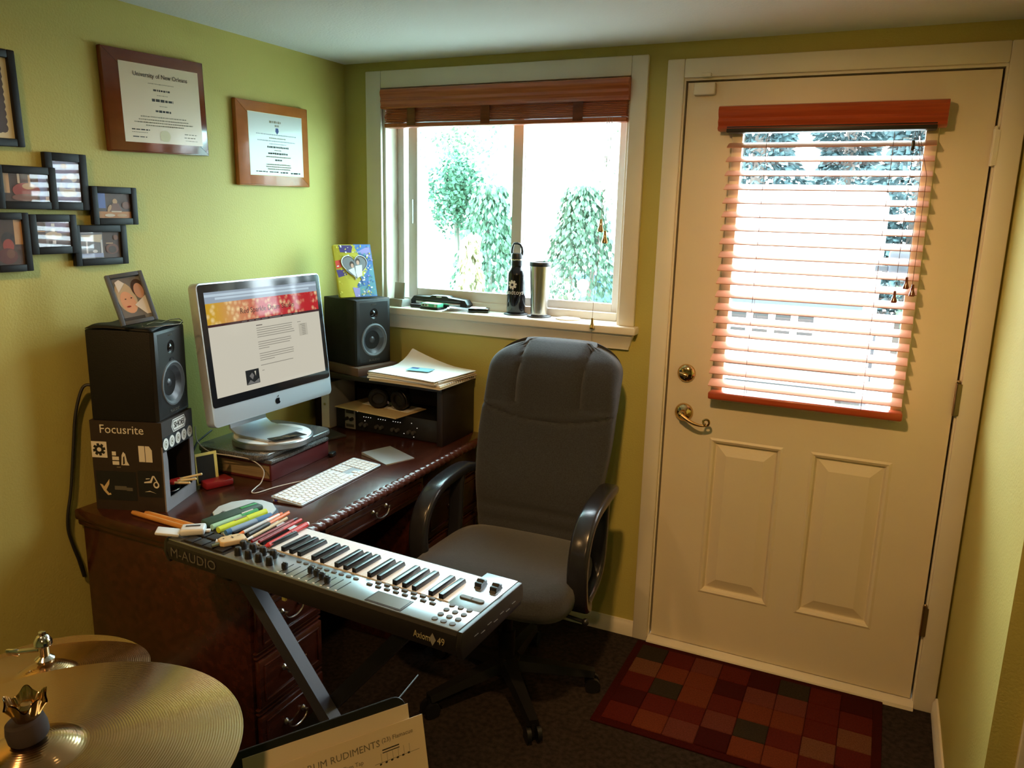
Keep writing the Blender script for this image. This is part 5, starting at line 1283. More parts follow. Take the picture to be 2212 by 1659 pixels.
# ================================================================== OFFICE CHAIR
ch = thing('office_chair', 'high backed dark grey fabric office chair with black loop arms', 'chair', (1.045, -0.540, 0), math.radians(2))
def rings(b, rs, n=40):
    """rs = list of rings (each a list of n points); loft and cap"""
    vs = [p for r in rs for p in r]
    fs = [(i * n + k, i * n + (k + 1) % n, (i + 1) * n + (k + 1) % n, (i + 1) * n + k) for i in range(len(rs) - 1) for k in range(n)]
    fs += [tuple(range(n - 1, -1, -1)), tuple((len(rs) - 1) * n + k for k in range(n))]
    bv, f = b.verts_faces(vs, fs); bmesh.ops.recalc_face_normals(b.bm, faces=f)
def superell(a, c, e, n=40):
    out = []
    for k in range(n):
        t = 2 * PI * k / n; x, y = math.cos(t), math.sin(t)
        out.append((a * math.copysign(abs(x) ** (2 / e), x), c * math.copysign(abs(y) ** (2 / e), y)))
    return out
b = B(); rs = []
for s, z, dy in ((0.88, 0.400, 0), (0.97, 0.412, 0), (1.0, 0.440, 0), (1.0, 0.466, 0), (0.985, 0.486, 0), (0.93, 0.502, 0), (0.80, 0.510, 0), (0.5, 0.512, 0), (0.2, 0.510, 0)):
    r_ = []
    for x, y in superell(0.285 * s, 0.240 * s, 4.6, 48):
        taper = 1 - 0.10 * (y / 0.24 + 1) / 2
        r_.append((x * taper, y - 0.025, z - (0.030 * max(0, (-y - 0.13) / 0.12) ** 1.6 if z > 0.44 else 0.0)))
    rs.append(r_)
rings(b, rs, 48); obj('seat', b, 'chair_fabric', ch, ang=60)
def hw(z):
    t = (z - 0.50) / 0.675
    w = 0.212 + 0.038 * math.sin(min(1, t * 1.7) * PI / 2) - 0.016 * max(0, t - 0.5)
    if t > 0.84: w *= max(0.0, 1 - ((t - 0.84) / 0.185) ** 2.5) ** 0.5
    return max(0.03, w)
def fb(z):     # front bulge
    t = (z - 0.50) / 0.675
    f = 0.050 + 0.014 * math.exp(-((t - 0.25) / 0.12) ** 2) + 0.030 * math.exp(-((t - 0.83) / 0.13) ** 2) - 0.008 * math.exp(-((t - 0.13) / 0.02) ** 2) - 0.008 * math.exp(-((t - 0.05) / 0.02) ** 2)
    if t > 0.92: f *= max(0.2, 1 - ((t - 0.92) / 0.09) ** 2)
    return f
rs = []
for i in range(90):
    z = 0.50 + 0.675 * i / 89
    tt = (z - 0.5) / 0.675
    yc = 0.200 + (z - 0.50) * 0.20 + 0.03 * ((z - 0.85) / 0.35) ** 2
    w, f = hw(z), fb(z); ring_ = []
    for x, y in superell(1, 1, 3.2, 96):
        yy = y * (f if y < 0 else 0.045)
        wing = -0.020 * (abs(x) ** 3) * (1 if y < 0 else 0.6)
        groove = 0.0; dz_ = 0.0
        if y < 0.3 and tt > 0.665:
            groove = 0.014 * math.exp(-((abs(x) * w - 0.118) / 0.008) ** 2)
            if abs(x) * w > 0.118: groove += 0.006; dz_ = -0.012 * max(0, (tt - 0.85) / 0.15)
        if y < 0: groove += 0.013 * math.exp(-((tt - (0.655 - 0.060 * (1 - x * x))) / 0.010) ** 2)
        ring_.append((x * w + (z - 0.50) * 0.042, yc + yy + wing + groove, z + dz_))
    rs.append(ring_)
b = B(); rings(b, rs, 96); bkr = obj('backrest', b, 'chair_fabric', ch, ang=70)
for s in (-1, 1):
    pts = [(s * 0.262, 0.255, 0.690), (s * 0.272, 0.200, 0.703), (s * 0.276, 0.10, 0.702), (s * 0.278, 0.00, 0.690), (s * 0.279, -0.065, 0.660), (s * 0.280, -0.105, 0.610), (s * 0.280, -0.120, 0.550), (s * 0.279, -0.112, 0.480), (s * 0.277, -0.090, 0.420), (s * 0.272, -0.040, 0.388), (s * 0.266, 0.02, 0.392), (s * 0.268, 0.09, 0.425), (s * 0.270, 0.125, 0.480), (s * 0.271, 0.135, 0.560), (s * 0.271, 0.140, 0.640), (s * 0.270, 0.150, 0.695)]
    fine = []
    for k in range(len(pts) - 1):
        p0, p1, p2, p3 = [Vector(pts[max(0, min(len(pts) - 1, k + j))]) for j in (-1, 0, 1, 2)]
        for q in range(4):
            t = q / 4; fine.append(0.5 * ((2 * p1) + (p2 - p0) * t + (2 * p0 - 5 * p1 + 4 * p2 - p3) * t * t + (3 * p1 - p0 - 3 * p2 + p3) * t ** 3))
    fine.append(Vector(pts[-1]))
    b = B(); sec = [(p[0], p[1]) for p in rrect(0.066, 0.034, 0.013, 3)]
    scl = [1.0 if i < len(fine) * 0.62 else 0.8 for i in range(len(fine))]
    b.sweep(fine, sec, upv=(1, 0, 0), scales=scl); obj('armrest', b, 'arm_plastic', ch, ang=50)
b = B(); b.bx(-0.14, 0.14, -0.15, 0.17, 0.355, 0.393, bev=0.008); b.bx(-0.05, 0.05, 0.12, 0.235, 0.36, 0.385, bev=0.006); b.bx(-0.04, 0.04, 0.215, 0.240, 0.36, 0.62, bev=0.006); obj('seat_mechanism', b, 'black_plastic', ch)
b = B(); b.cyl((0.10, -0.05, 0.365), (0.30, -0.08, 0.360), 0.006, seg=8); b.ball((0.30, -0.08, 0.36), 0.012, 10, 6); obj('height_lever', b, 'black_plastic', ch)
b = B(); b.lathe([(0.0, 0.06), (0.028, 0.06), (0.028, 0.22), (0.018, 0.22), (0.018, 0.36), (0, 0.36)], 20); obj('gas_column', b, 'black_plastic', ch)
b = B(); b.lathe([(0.0, 0.060), (0.045, 0.060), (0.050, 0.085), (0.045, 0.120), (0.0, 0.125)], 24); obj('base_hub', b, 'black_plastic', ch)
for k in range(5):
    a = math.radians(-50 + 72 * k); ca, sa = math.cos(a), math.sin(a)
    b = B(); b.sweep([(0.03 * ca, 0.03 * sa, 0.098), (0.17 * ca, 0.17 * sa, 0.085), (0.305 * ca, 0.305 * sa, 0.068)], [(-0.028, -0.016), (0.028, -0.016), (0.020, 0.016), (-0.020, 0.016)], upv=(-sa, ca, 0), scales=[1.1, 0.9, 0.7])
    lg = obj('base_leg', b, 'black_plastic', ch, ang=40)
    b = B(); px, py = 0.30 * ca, 0.30 * sa; cr = Vector((-sa, ca, 0))
    for s in (-1, 1):
        c0 = Vector((px, py, 0.027)) + cr * s * 0.010
        b.cyl(c0, c0 + cr * s * 0.014, 0.026, seg=18)
    b.cyl((px, py, 0.02), (px, py, 0.062), 0.008, seg=8); obj('caster', b, 'black_plastic', lg)

# ================================================================== WALL PLAQUES AND FRAMES (left wall, X = 0)
def wall_frame(name, label, cat, yc, zc, roll):
    t = thing(name, label, cat); t.matrix_world = frame_mx((0.0005, yc, zc), (0, math.cos(roll), math.sin(roll)), (0, -math.sin(roll), math.cos(roll)))
    return t
rn = random.Random(21)
dp = wall_frame('diploma_plaque', 'dark wood plaque with cream university diploma on the left wall', 'diploma', -0.950, 1.911, 0.030)
b = B(); b.prism(rrect(0.372, 0.288, 0.002, 1), 0, 0.020, axis='z', bev=0.005, seg=2); obj('plaque_board', b, 'plaque_dark', dp)
shp = [(rect(-0.133, 0.160, -0.114, 0.110), 'diploma_paper')]
def tline(x0, x1, y, h, mm='ink_soft', dash=0.004): scribble_line(shp, x0, x1, y, h, mm, rn, dash)
tline(-0.035, 0.060, 0.058, 0.0025); tline(-0.018, 0.044, 0.040, 0.0060, 'ink', 0.006); tline(-0.006, 0.034, 0.026, 0.0022); tline(-0.026, 0.054, 0.011, 0.0085, 'ink', 0.007); tline(0.0, 0.030, -0.005, 0.0022); tline(-0.016, 0.044, -0.020, 0.0070, 'ink', 0.006)
tline(-0.072, 0.100, -0.038, 0.0035); tline(-0.080, 0.108, -0.047, 0.0035); tline(-0.096, 0.124, -0.055, 0.0035); tline(-0.056, 0.088, -0.063, 0.0035)
tline(-0.108, -0.044, -0.077, 0.0035, 'ink', 0.008); tline(-0.108, -0.052, -0.085, 0.002); tline(-0.106, -0.056, -0.098, 0.003, 'ink', 0.010); tline(0.088, 0.140, -0.082, 0.003, 'ink_soft', 0.010); tline(0.086, 0.130, -0.092, 0.003, 'ink_soft', 0.01); tline(0.090, 0.140, -0.101, 0.0015)
shp.append((ell(0.012, -0.092, 0.020, 0.017), 'cream_mount'))
layered('diploma_print', dp, Matrix.Translation((0, 0, 0.0204)), shp, step=0.000004)
lettering('University of New Orleans', 0.0185, 'ink', dp, Matrix.Translation((0.014, 0.080, 0.0212)), depth=0.0001)
d2_ = wall_frame('diploma_plaque', 'lighter orange wood plaque with white diploma nearer the room corner', 'diploma', -0.446, 1.833, 0.014)
b = B(); b.prism(rrect(0.372, 0.288, 0.002, 1), 0, 0.020, axis='z', bev=0.005, seg=2); obj('plaque_board', b, 'plaque_light', d2_)
shp = [(rect(-0.132, 0.150, -0.108, 0.108), 'cream_mount'), (rect(-0.130, 0.148, -0.106, 0.106), 'diploma_paper_white'), ([(0.006, 0.060), (0.020, 0.060), (0.022, 0.048), (0.013, 0.038), (0.004, 0.048)], 'ink_blue')]
tline(-0.026, 0.034, 0.080, 0.009, 'ink_soft', 0.007); tline(0.002, 0.024, 0.068, 0.008, 'ink_soft', 0.005); tline(-0.095, 0.115, 0.036, 0.004, 'p_grey', 0.004); tline(-0.030, 0.056, 0.024, 0.004); tline(-0.090, 0.108, 0.014, 0.004, 'p_grey'); tline(-0.03, 0.06, 0.004, 0.003, 'p_grey')
tline(-0.042, 0.070, -0.007, 0.007, 'ink', 0.006); tline(-0.006, 0.030, -0.018, 0.003); tline(-0.038, 0.064, -0.029, 0.007, 'ink', 0.006); tline(-0.05, 0.082, -0.041, 0.004); tline(-0.004, 0.032, -0.052, 0.006, 'ink', 0.006)
tline(-0.050, 0.078, -0.068, 0.004); tline(-0.052, 0.08, -0.076, 0.004); tline(-0.044, 0.074, -0.084, 0.004); tline(-0.104, -0.046, -0.094, 0.004, 'ink', 0.01); tline(-0.036, 0.012, -0.094, 0.004, 'ink', 0.01); tline(0.022, 0.062, -0.095, 0.005, 'ink', 0.01); tline(0.078, 0.130, -0.096, 0.006, 'ink', 0.012)
layered('diploma_print', d2_, Matrix.Translation((0, 0, 0.0204)), shp, step=0.000004)
# certificate at the left edge of the picture
cf = wall_frame('certificate_frame', 'black framed certificate with dark scalloped border at the left edge', 'certificate', -1.545, 1.866, 0.022)
w_, h_ = 0.320, 0.236
b = B()
for x0, x1, y0, y1 in ((-w_ / 2, -w_ / 2 + 0.020, -h_ / 2, h_ / 2), (w_ / 2 - 0.020, w_ / 2, -h_ / 2, h_ / 2), (-w_ / 2 + 0.02, w_ / 2 - 0.02, -h_ / 2, -h_ / 2 + 0.020), (-w_ / 2 + 0.02, w_ / 2 - 0.02, h_ / 2 - 0.020, h_ / 2)): b.bx(x0, x1, y0, y1, 0, 0.018, bev=0.003)
obj('frame_border', b, 'frame_black', cf)
def scallop(w, h, n=14, a=0.004):
    out = []
    for (x0, y0, x1, y1) in ((-w, -h, w, -h), (w, -h, w, h), (w, h, -w, h), (-w, h, -w, -h)):
        dx, dy = x1 - x0, y1 - y0; L_ = math.hypot(dx, dy); m = max(6, int(L_ / 0.006)); nx, ny = dy / L_, -dx / L_
        for k in range(m):
            t = k / m; s = a * abs(math.sin(t * L_ / 0.018 * PI / 1.0)); out.append((x0 + dx * t + nx * s, y0 + dy * t + ny * s))
    return out
layered('certificate_print', cf, Matrix.Translation((0, 0, 0.008)), [(rect(-w_ / 2 + 0.01, w_ / 2 - 0.01, -h_ / 2 + 0.01, h_ / 2 - 0.01), 'cream_mount'), (scallop(0.122, 0.082), 'p_dbrown'), (rect(-0.104, 0.104, -0.066, 0.066), 'diploma_paper')], step=0.0003)
# photo collage
co_ = thing('photo_collage', 'black overlapping multi photo collage frame on the left wall', 'photo frame', (0.0005, -1.27, 1.59))
def sub_frame(yc, zc, w, h, rim, x0, x1, pic, lab):
    fm = frame_mx((0, yc + 1.27, zc - 1.59), (0, 1, 0), (0, 0, 1))
    b = B()
    for a0, a1, c0, c1 in ((-w / 2, -w / 2 + rim, -h / 2, h / 2), (w / 2 - rim, w / 2, -h / 2, h / 2), (-w / 2 + rim, w / 2 - rim, -h / 2, -h / 2 + rim), (-w / 2 + rim, w / 2 - rim, h / 2 - rim, h / 2)): b.bx(a0, a1, c0, c1, x0, x1, bev=0.002)
    b.bx(-w / 2 + 0.002, w / 2 - 0.002, -h / 2 + 0.002, h / 2 - 0.002, x0, x0 + 0.004)
    b.xf(fm); f = obj('collage_frame', b, 'frame_black', co_, label=lab)
    iw, ih = w / 2 - rim * 0.95, h / 2 - rim * 0.95
    layered('photo_print', f, fm @ Matrix.Translation((0, 0, x1 - 0.0075)), [([(p[0] * iw, p[1] * ih) for p in poly], mm) for poly, mm in pic])
    obj('picture_glass', B().bx(-iw, iw, -ih, ih, x1 - 0.0045, x1 - 0.0035).xf(fm), 'picture_glass', f, smooth=False)
R1 = rect(-1, 1, -1, 1)
sub_frame(-1.273, 1.669, 0.124, 0.152, 0.022, 0.002, 0.018, [(R1, 'p_lblue'), (rect(-1, 1, 0.35, 0.7), 'p_violet'), (ell(-0.1, 0.75, .25, .12), 'p_tan'), (rect(-1, 1, -1, -0.55), 'p_violet'), (ell(0.4, 0.2, 0.4, 0.22), 'p_white'), (ell(0, -0.35, 0.6, 0.4), 'p_white'), (ell(-0.1, 0.15, 0.24, 0.16), 'skin'), (ell(0.05, -0.1, 0.45, 0.25), 'p_lblue'), (ell(0.1, -0.55, 0.6, 0.16), 'p_cream')], 'tall frame with a pale photo of a seated figure')
sub_frame(-1.393, 1.649, 0.164, 0.110, 0.020, 0.008, 0.024, [(R1, 'p_dbrown'), (rect(0.55, 1, -1, 1), 'p_blue'), (rect(-1, -0.7, -0.4, 1), 'p_tan'), (rect(-0.35, -0.25, 0.3, 1), 'p_cream'), (rect(0.1, 0.2, 0.2, 0.9), 'p_tan'), (ell(0, -0.2, 0.6, 0.55), 'p_red'), (ell(0.1, 0.1, 0.28, 0.22), 'p_tan'), (ell(-0.1, -0.7, 0.55, 0.25), 'p_brown'), (rect(0.8, .95, -.9, -.6), 'p_white')], 'wide frame with a reddish indoor photo')
sub_frame(-1.133, 1.607, 0.150, 0.108, 0.019, 0.008, 0.024, [(R1, 'p_dbrown'), (rect(-1, -0.5, -0.2, 1), 'p_sky'), (rect(-1, 1, -1, -0.45), 'p_amber'), (ell(0.05, 0.35, .14, .22), 'p_tan'), (([(-0.35, -0.4), (-0.1, 0.2), (0.25, 0.2), (0.45, -0.4)]), 'p_brown'), (ell(-.3, -.2, .1, .3, 12, -.3), 'p_tan'), (ell(0.7, 0.05, .25, .3), 'p_brown'), (rect(-.2, .4, -.5, -.4), 'p_cream'), (ell(-0.3, -.75, .3, .12), 'p_cream'), (ell(.4, -.75, .3, .12), 'p_tan')], 'rightmost frame with a photo of a drummer')
sub_frame(-1.450, 1.509, 0.108, 0.152, 0.018, 0.003, 0.020, [(R1, 'p_dbrown'), (rect(0.4, 1, -0.1, 1), 'p_tan'), (ell(-0.1, 0.1, .5, .35), 'p_black'), (ell(-.1, -.15, .4, .3), 'p_red'), (ell(-.2, -.6, .7, .35), 'p_dred'), (ell(0.0, -.5, .3, .2), 'p_brown')], 'tall frame with a dark red photo at the left edge')
sub_frame(-1.328, 1.528, 0.136, 0.106, 0.020, 0.005, 0.021, [(R1, 'p_grey'), (rect(-1, -0.45, -1, 1), 'p_dbrown'), (rect(-0.4, 1, 0.5, 1), 'p_violet'), (rect(-0.3, 1, -1, -0.5), 'p_dgrey'), (ell(0, -.1, .5, .3), 'p_cream'), (rect(-.1, .1, .6, .85), 'p_white'), (rect(-.1, .1, .2, .45), 'p_white'), (rect(-.1, .1, -.25, 0), 'p_white'), (rect(-.1, .1, -.75, -.5), 'p_white'), (rect(0.2, 1, .1, .35), 'p_violet'), (rect(-.95, -.5, .2, .26), 'p_tan')], 'wide frame with a grey photo and painted window reflections')  # white squares: window blind reflections painted into the print
sub_frame(-1.184, 1.495, 0.172, 0.114, 0.020, 0.002, 0.018, [(R1, 'p_dbrown'), (rect(-1, 0.12, -1, 1), 'p_grey'), (([(-0.9, 0.75), (0.1, 0.8), (0.05, 0.2), (-0.75, 0.35)]), 'p_cream'), (rect(-.7, -.62, -.6, .3), 'p_white'), (rect(0, .08, -.7, .4), 'p_white'), (rect(-1, 0.1, -.9, -.6), 'p_lblue'), (ell(.55, -.3, .32, .4), 'p_brown'), (ell(.55, -.35, .2, .28), 'p_dbrown'), (rect(.25, .6, .1, .16), 'p_tan'), (ell(.75, .55, .12, .2), 'p_brown'), (ell(-.3, -.45, .12, .12), 'p_white')], 'lower right frame with a grey photo of a table')

# ================================================================== ON THE RISER
pw = thing('paper_stack', 'untidy stack of white papers and notebooks on the riser shelf', 'papers', (0.500, -0.208, RTZ), math.radians(-4))
rn = random.Random(5)
zc = 0.0
def sheet_fn(w, h, z, curl, bend):
    def fn(u, v):
        x = (u - 0.5) * w; y = (v - 0.5) * h
        return (x, y, z + curl * max(0, v - 0.55) ** 2 * max(0, 0.75 - u) ** 1.5 * 4.0 + bend * math.sin(u * PI))
    return fn
lay = [('notebook', .318, .268, .006, 'paper_warm'), ('notebook', .310, .272, .004, 'manila'), ('notebook', .322, .262, .006, 'paper'), ('sheet', .316, .270, .003, 'paper_warm'), ('sheet', .308, .274, .004, 'paper'), ('sheet', .322, .264, .003, 'paper_warm'), ('sheet', .314, .272, .003, 'paper'), ('sheet', .320, .266, .002, 'paper'), ('sheet', .310, .262, .002, 'paper'), ('sheet', .316, .270, .001, 'paper')]
for k, (nm, w, h, th, mm) in enumerate(lay):
    b = B(); cu = 0.10 if k >= 7 else 0.0
    nu = 10
    top = [sheet_fn(w, h, zc + th, cu, 0.0015)(i / (nu - 1), j / (nu - 1)) for j in range(nu) for i in range(nu)]
    bot = [(p[0], p[1], p[2] - th + 0.0002) for p in top]
    fs = []
    N2 = nu * nu
    for j in range(nu - 1):
        for i in range(nu - 1):
            a = j * nu + i; fs.append((a, a + 1, a + nu + 1, a + nu)); fs.append((N2 + a, N2 + a + nu, N2 + a + nu + 1, N2 + a + 1))
    ed = [i for i in range(nu)] + [j * nu + nu - 1 for j in range(1, nu)] + [(nu - 1) * nu + i for i in range(nu - 2, -1, -1)] + [j * nu for j in range(nu - 2, 0, -1)]
    for i in range(len(ed)):
        p, q = ed[i], ed[(i + 1) % len(ed)]; fs.append((p, N2 + p, N2 + q, q))
    b.verts_faces(top + bot, fs)
    b.xf(Matrix.Translation((rn.uniform(-.006, .006), rn.uniform(-.006, .006), 0)) @ Matrix.Rotation(rn.uniform(-0.075, 0.075), 4, 'Z'))
    o = obj(nm, b, mm, pw, ang=50)
    if k == 1:
        h_ = B()
        for q in range(16):
            y = -0.115 + q * 0.0153; h_.tube([(0.158 + 0.004 * math.cos(a), y, zc + 0.003 + 0.0055 * math.sin(a)) for a in [2 * PI * t / 8 for t in range(8)]], 0.0009, 5, closed=True)
        obj('spiral_wire', h_, 'dark_grey', o)
    zc += th
ptop = RTZ + zc
shp = []
scr = random.Random(2)
for k in range(5): scribble_line(shp, -0.10, -0.02 + 0.02 * (k % 2), 0.085 - k * 0.010, 0.002, 'p_grey', scr, 0.004)
bc = thing('blue_leaflet', 'small pale blue leaflet with a dark blue block on the paper stack', 'leaflet', (0.500, -0.225, ptop + 0.0065), math.radians(6))
b = B(); b.box((0, 0, 0.0006), (0.095, 0.060, 0.0012)); obj('leaflet_sheet', b, 'blue_card', bc, smooth=False)
layered('leaflet_print', bc, Matrix.Translation((0, 0, 0.0014)), [(rect(-0.044, -0.012, 0.004, 0.026), 'blue_deep'), (rect(-0.012, 0.040, 0.020, 0.027), 'blue_card')])
# rack unit, card, headphones, upright drive
rk = thing('rack_interface', 'black rack audio unit with knobs and lights inside the riser', 'audio unit', (0.36, -0.160, TZ))
b = B(); b.bx(-0.235, 0.235, -0.090, 0.110, 0.004, 0.088, bev=0.002); obj('rack_case', b, 'black_plastic', rk)
b = B(); b.bx(-0.241, 0.241, -0.096, -0.089, 0.003, 0.090, bev=0.001); fp = obj('front_panel', b, 'black_plastic', rk)
b = B(); b.bx(-0.196, -0.146, -0.099, -0.095, 0.004, 0.089, bev=0.001); gm = obj('grey_module', b, 'grey_plastic', rk)
for x, z in ((-0.184, 0.046), (-0.160, 0.046)):
    b = B(); b.lathe([(0.0, 0.0), (0.008, 0.0), (0.007, 0.012), (0, 0.013)], 14, (x, -0.099, z), RY); obj('knob', b, 'black_plastic', gm)
for z in (0.074, 0.018):
    b = B(); b.bx(-0.190, -0.152, -0.1005, -0.098, z - 0.006, z + 0.006, bev=0.001); obj('switch', b, 'dark_grey', gm)
for g_ in range(4):
    for k in range(2):
        b = B(); b.lathe([(0.0, 0.0), (0.0085, 0.0), (0.007, 0.014), (0, 0.015)], 14, (-0.115 + g_ * 0.075 + k * 0.022, -0.096, 0.030), RY); obj('knob', b, 'dark_grey', rk)
led_m = B(); led_m.box((0, 0, 0), (0.003, 0.0016, 0.002)); lm_ = mesh_of(led_m, 'indicator', 'led')
for g_ in range(3):
    for k in range(4): obj('indicator', lm_, None, rk, loc=(-0.105 + g_ * 0.070 + k * 0.011, -0.0965, 0.062))
for x, z in ((-0.135, 0.080), (-0.100, 0.046), (0.12, 0.066), (0.145, 0.050), (0.085, 0.020), (0.13, 0.012)): obj('indicator', lm_, None, rk, loc=(x, -0.0965, z))
mc = thing('manila_envelope', 'tan envelope lying on the rack unit under the headphones', 'envelope', (0.300, -0.205, TZ + 0.0915), math.radians(-7))
b = B(); b.box((0, 0, 0.002), (0.320, 0.190, 0.004), bev=0.001, seg=1); obj('envelope_body', b, 'manila', mc)
b = B(); b.box((0.02, 0.045, 0.0045), (0.240, 0.090, 0.001)); obj('loose_sheet', b, 'paper', mc, smooth=False)
hp = thing('headphones', 'black over ear headphones resting on the tan envelope', 'headphones', (0.340, -0.190, TZ + 0.0972), math.radians(15))
for k, (x, y, rx_, s) in enumerate(((-0.045, -0.02, 0.25, 1), (0.050, -0.030, -0.4, 1))):
    R_ = Euler((PI / 2 + 0.15, 0.25 * (1 if k else -1), rx_)).to_matrix()
    b = B(); b.lathe([(0.0, -0.016), (0.034, -0.016), (0.040, -0.010), (0.040, 0.004), (0.034, 0.010), (0.018, 0.008), (0.0, 0.004)], 24, (x, y, 0.042), R_); ec = obj('ear_cup', b, 'black_plastic', hp)
    b = B(); b.tube([Vector((x, y, 0.042)) + R_ @ Vector((0.031 * math.cos(a), 0.031 * math.sin(a), 0.012)) for a in [2 * PI * t / 20 for t in range(20)]], 0.009, 8, closed=True); obj('ear_cushion', b, 'black_vinyl', ec)
b = B(); b.sweep([(-0.058, -0.015, 0.05), (-0.062, 0.03, 0.070), (-0.04, 0.065, 0.078), (0.005, 0.080, 0.080), (0.05, 0.062, 0.078), (0.068, 0.02, 0.070), (0.064, -0.02, 0.05)], [(-0.014, -0.003), (0.014, -0.003), (0.014, 0.003), (-0.014, 0.003)], upv=(0, 0, 1)); obj('headband', b, 'black_vinyl', hp)
b = B(); b.box((0.012, -0.066, 0.036), (0.006, 0.002, 0.010)); obj('metal_badge', b, 'chrome', hp)
ed_ = thing('upright_drive', 'pale grey upright drive box at the left of the riser', 'drive', (0.088, -0.200, TZ))
b = B(); b.bx(-0.022, 0.022, -0.085, 0.085, 0, 0.190, bev=0.003); obj('drive_case', b, 'grey_plastic', ed_)
b = B(); b.bx(-0.018, 0.018, -0.0875, -0.084, 0.004, 0.186); fpn = obj('drive_front', b, 'white_plastic', ed_, smooth=False)
b = B(); b.lathe([(0.0, 0.0), (0.006, 0.0), (0.005, 0.003), (0, 0.004)], 12, (0, -0.0875, 0.10), RY); obj('drive_button', b, 'chrome', fpn)
fl = thing('grey_pad', 'thin grey pad lying before the riser shelf', 'pad', (0.160, -0.385, TZ), math.radians(-20))
b = B(); b.prism(rrect(0.130, 0.120, 0.006, 2), 0, 0.008, axis='z', bev=0.002); obj('pad_body', b, 'dark_grey', fl)

# ================================================================== ON THE WINDOW SILL
dkk = thing('card_dock', 'small grey desk dock holding an upright grey card on the sill', 'dock', (0.250, 0.012, ZS), math.radians(-8))
b = B(); b.prism([(-0.030, 0.0), (0.030, 0.0), (0.028, 0.024), (0.020, 0.030), (-0.024, 0.030)], -0.038, 0.038, axis='x', bev=0.002); obj('dock_base', b, 'grey_plastic', dkk)
b = B(); b.box((0.0, 0.004, 0.062), (0.054, 0.006, 0.070), bev=0.001, rot=(-0.10, 0, 0)); obj('dock_card', b, 'grey_plastic', dkk)
hpn = thing('hole_punch', 'long black desktop punch with a silver slot on the window sill', 'hole punch', (0.425, 0.058, ZS), math.radians(-2))
b = B(); b.prism([(-0.135, 0.0), (0.135, 0.0), (0.140, 0.022), (0.126, 0.040), (0.050, 0.046), (0.040, 0.052), (-0.030, 0.052), (-0.042, 0.046), (-0.122, 0.044), (-0.138, 0.026)], -0.022, 0.024, axis='y', bev=0.004); obj('punch_body', b, 'black_plastic', hpn)
b = B(); b.box((0, -0.0245, 0.020), (0.215, 0.003, 0.009), bev=0.001); obj('punch_slot', b, 'steel', hpn)
b = B(); b.box((0, -0.0245, 0.031), (0.215, 0.003, 0.005), bev=0.001); obj('punch_rib', b, 'dark_grey', hpn)
layered('punch_badge', hpn, frame_mx((0.004, -0.0226, 0.0465), (1, 0, 0), (0, 0, 1)), [(ell(0, 0, 0.014, 0.003, 16), 'ink_white')])
st = thing('sticky_box', 'small green and white box on the sill before the punch', 'box', (0.420, -0.005, ZS), math.radians(-6))
b = B(); b.box((0, 0, 0.005), (0.090, 0.046, 0.009), bev=0.002); obj('black_tray', b, 'black_plastic', st)
b = B(); b.box((0, 0, 0.017), (0.084, 0.042, 0.015), bev=0.002); gb = obj('green_carton', b, 'green_pack', st)
layered('carton_print', gb, frame_mx((0, -0.0214, 0.017), (1, 0, 0), (0, 0, 1)), [(rect(-0.038, -0.002, -0.005, 0.005), 'mint'), (rect(-0.034, -0.024, -0.003, 0.003), 'ink'), (rect(-0.020, -0.010, -0.003, 0.003), 'ink_soft'), (rect(0.026, 0.038, -0.005, 0.005), 'mint')])
layered('carton_top', gb, Matrix.Translation((0, 0, 0.0248)), [(rect(-0.038, 0.038, -0.018, 0.018), 'mint')])
for k, (x, y, rz_, lab) in enumerate([(0.345, 0.008, 0.1, 'short black adapter lying on the sill left of the green box')]):
    t = thing('black_adapter', lab, 'adapter', (x, y, ZS), rz_)
    b = B(); b.box((0, 0, 0.008), (0.060, 0.030, 0.015), bev=0.004); obj('adapter_body', b, 'black_plastic', t)
    b = B(); b.box((0.02, 0, 0.0165), (0.03, 0.012, 0.003), bev=0.001); obj('adapter_label', b, 'p_grey', t)
lf = thing('folded_cards', 'few white folded cards fanned on the sill', 'cards', (0.535, -0.012, ZS), math.radians(14))
for k in range(4):
    b = B(); b.box((0.004 * k, 0.003 * k, 0.002 + 0.0035 * k), (0.105 - 0.008 * k, 0.046, 0.0014), rot=(0.02 * k, 0.03 * k, 0.10 * k)); obj('card', b, 'paper' if k % 2 == 0 else 'p_grey', lf, smooth=False)
bxx = thing('black_phone_box', 'flat black box with a white top on the sill', 'box', (0.628, 0.012, ZS), math.radians(18))
b = B(); b.box((0, 0, 0.010), (0.082, 0.050, 0.018), bev=0.004); obj('box_body', b, 'black_gloss', bxx)
b = B(); b.box((-0.004, 0, 0.0196), (0.060, 0.036, 0.0012)); obj('box_label', b, 'white_plastic', bxx, smooth=False)
ps = thing('paper_slip', 'loose printed paper slip on the sill beside the black bottle', 'paper', (0.680, -0.004, ZS), math.radians(12))
b = B(); b.box((0, 0, 0.0008), (0.110, 0.060, 0.0010)); obj('slip_sheet', b, 'paper_warm', ps, smooth=False)
def coaster(x, y, lab, mm):
    t = thing('coaster', lab, 'coaster', (x, y, ZS), group='round coasters on the sill')
    b = B(); b.lathe([(0.0, 0.0), (0.047, 0.0), (0.048, 0.002), (0.047, 0.0045), (0.0, 0.0045)], 32); obj('coaster_disc', b, mm, t)
    b = B(); b.lathe([(0.040, 0.0045), (0.042, 0.0056), (0.044, 0.0045)], 32, cap=False); obj('coaster_rim', b, mm, t)
coaster(0.772, 0.050, 'dark coaster under the black bottle', 'dark_grey'); coaster(0.878, 0.036, 'dark coaster under the steel tumbler', 'dark_grey'); coaster(1.000, 0.034, 'pale empty coaster right of the steel tumbler', 'p_cream')
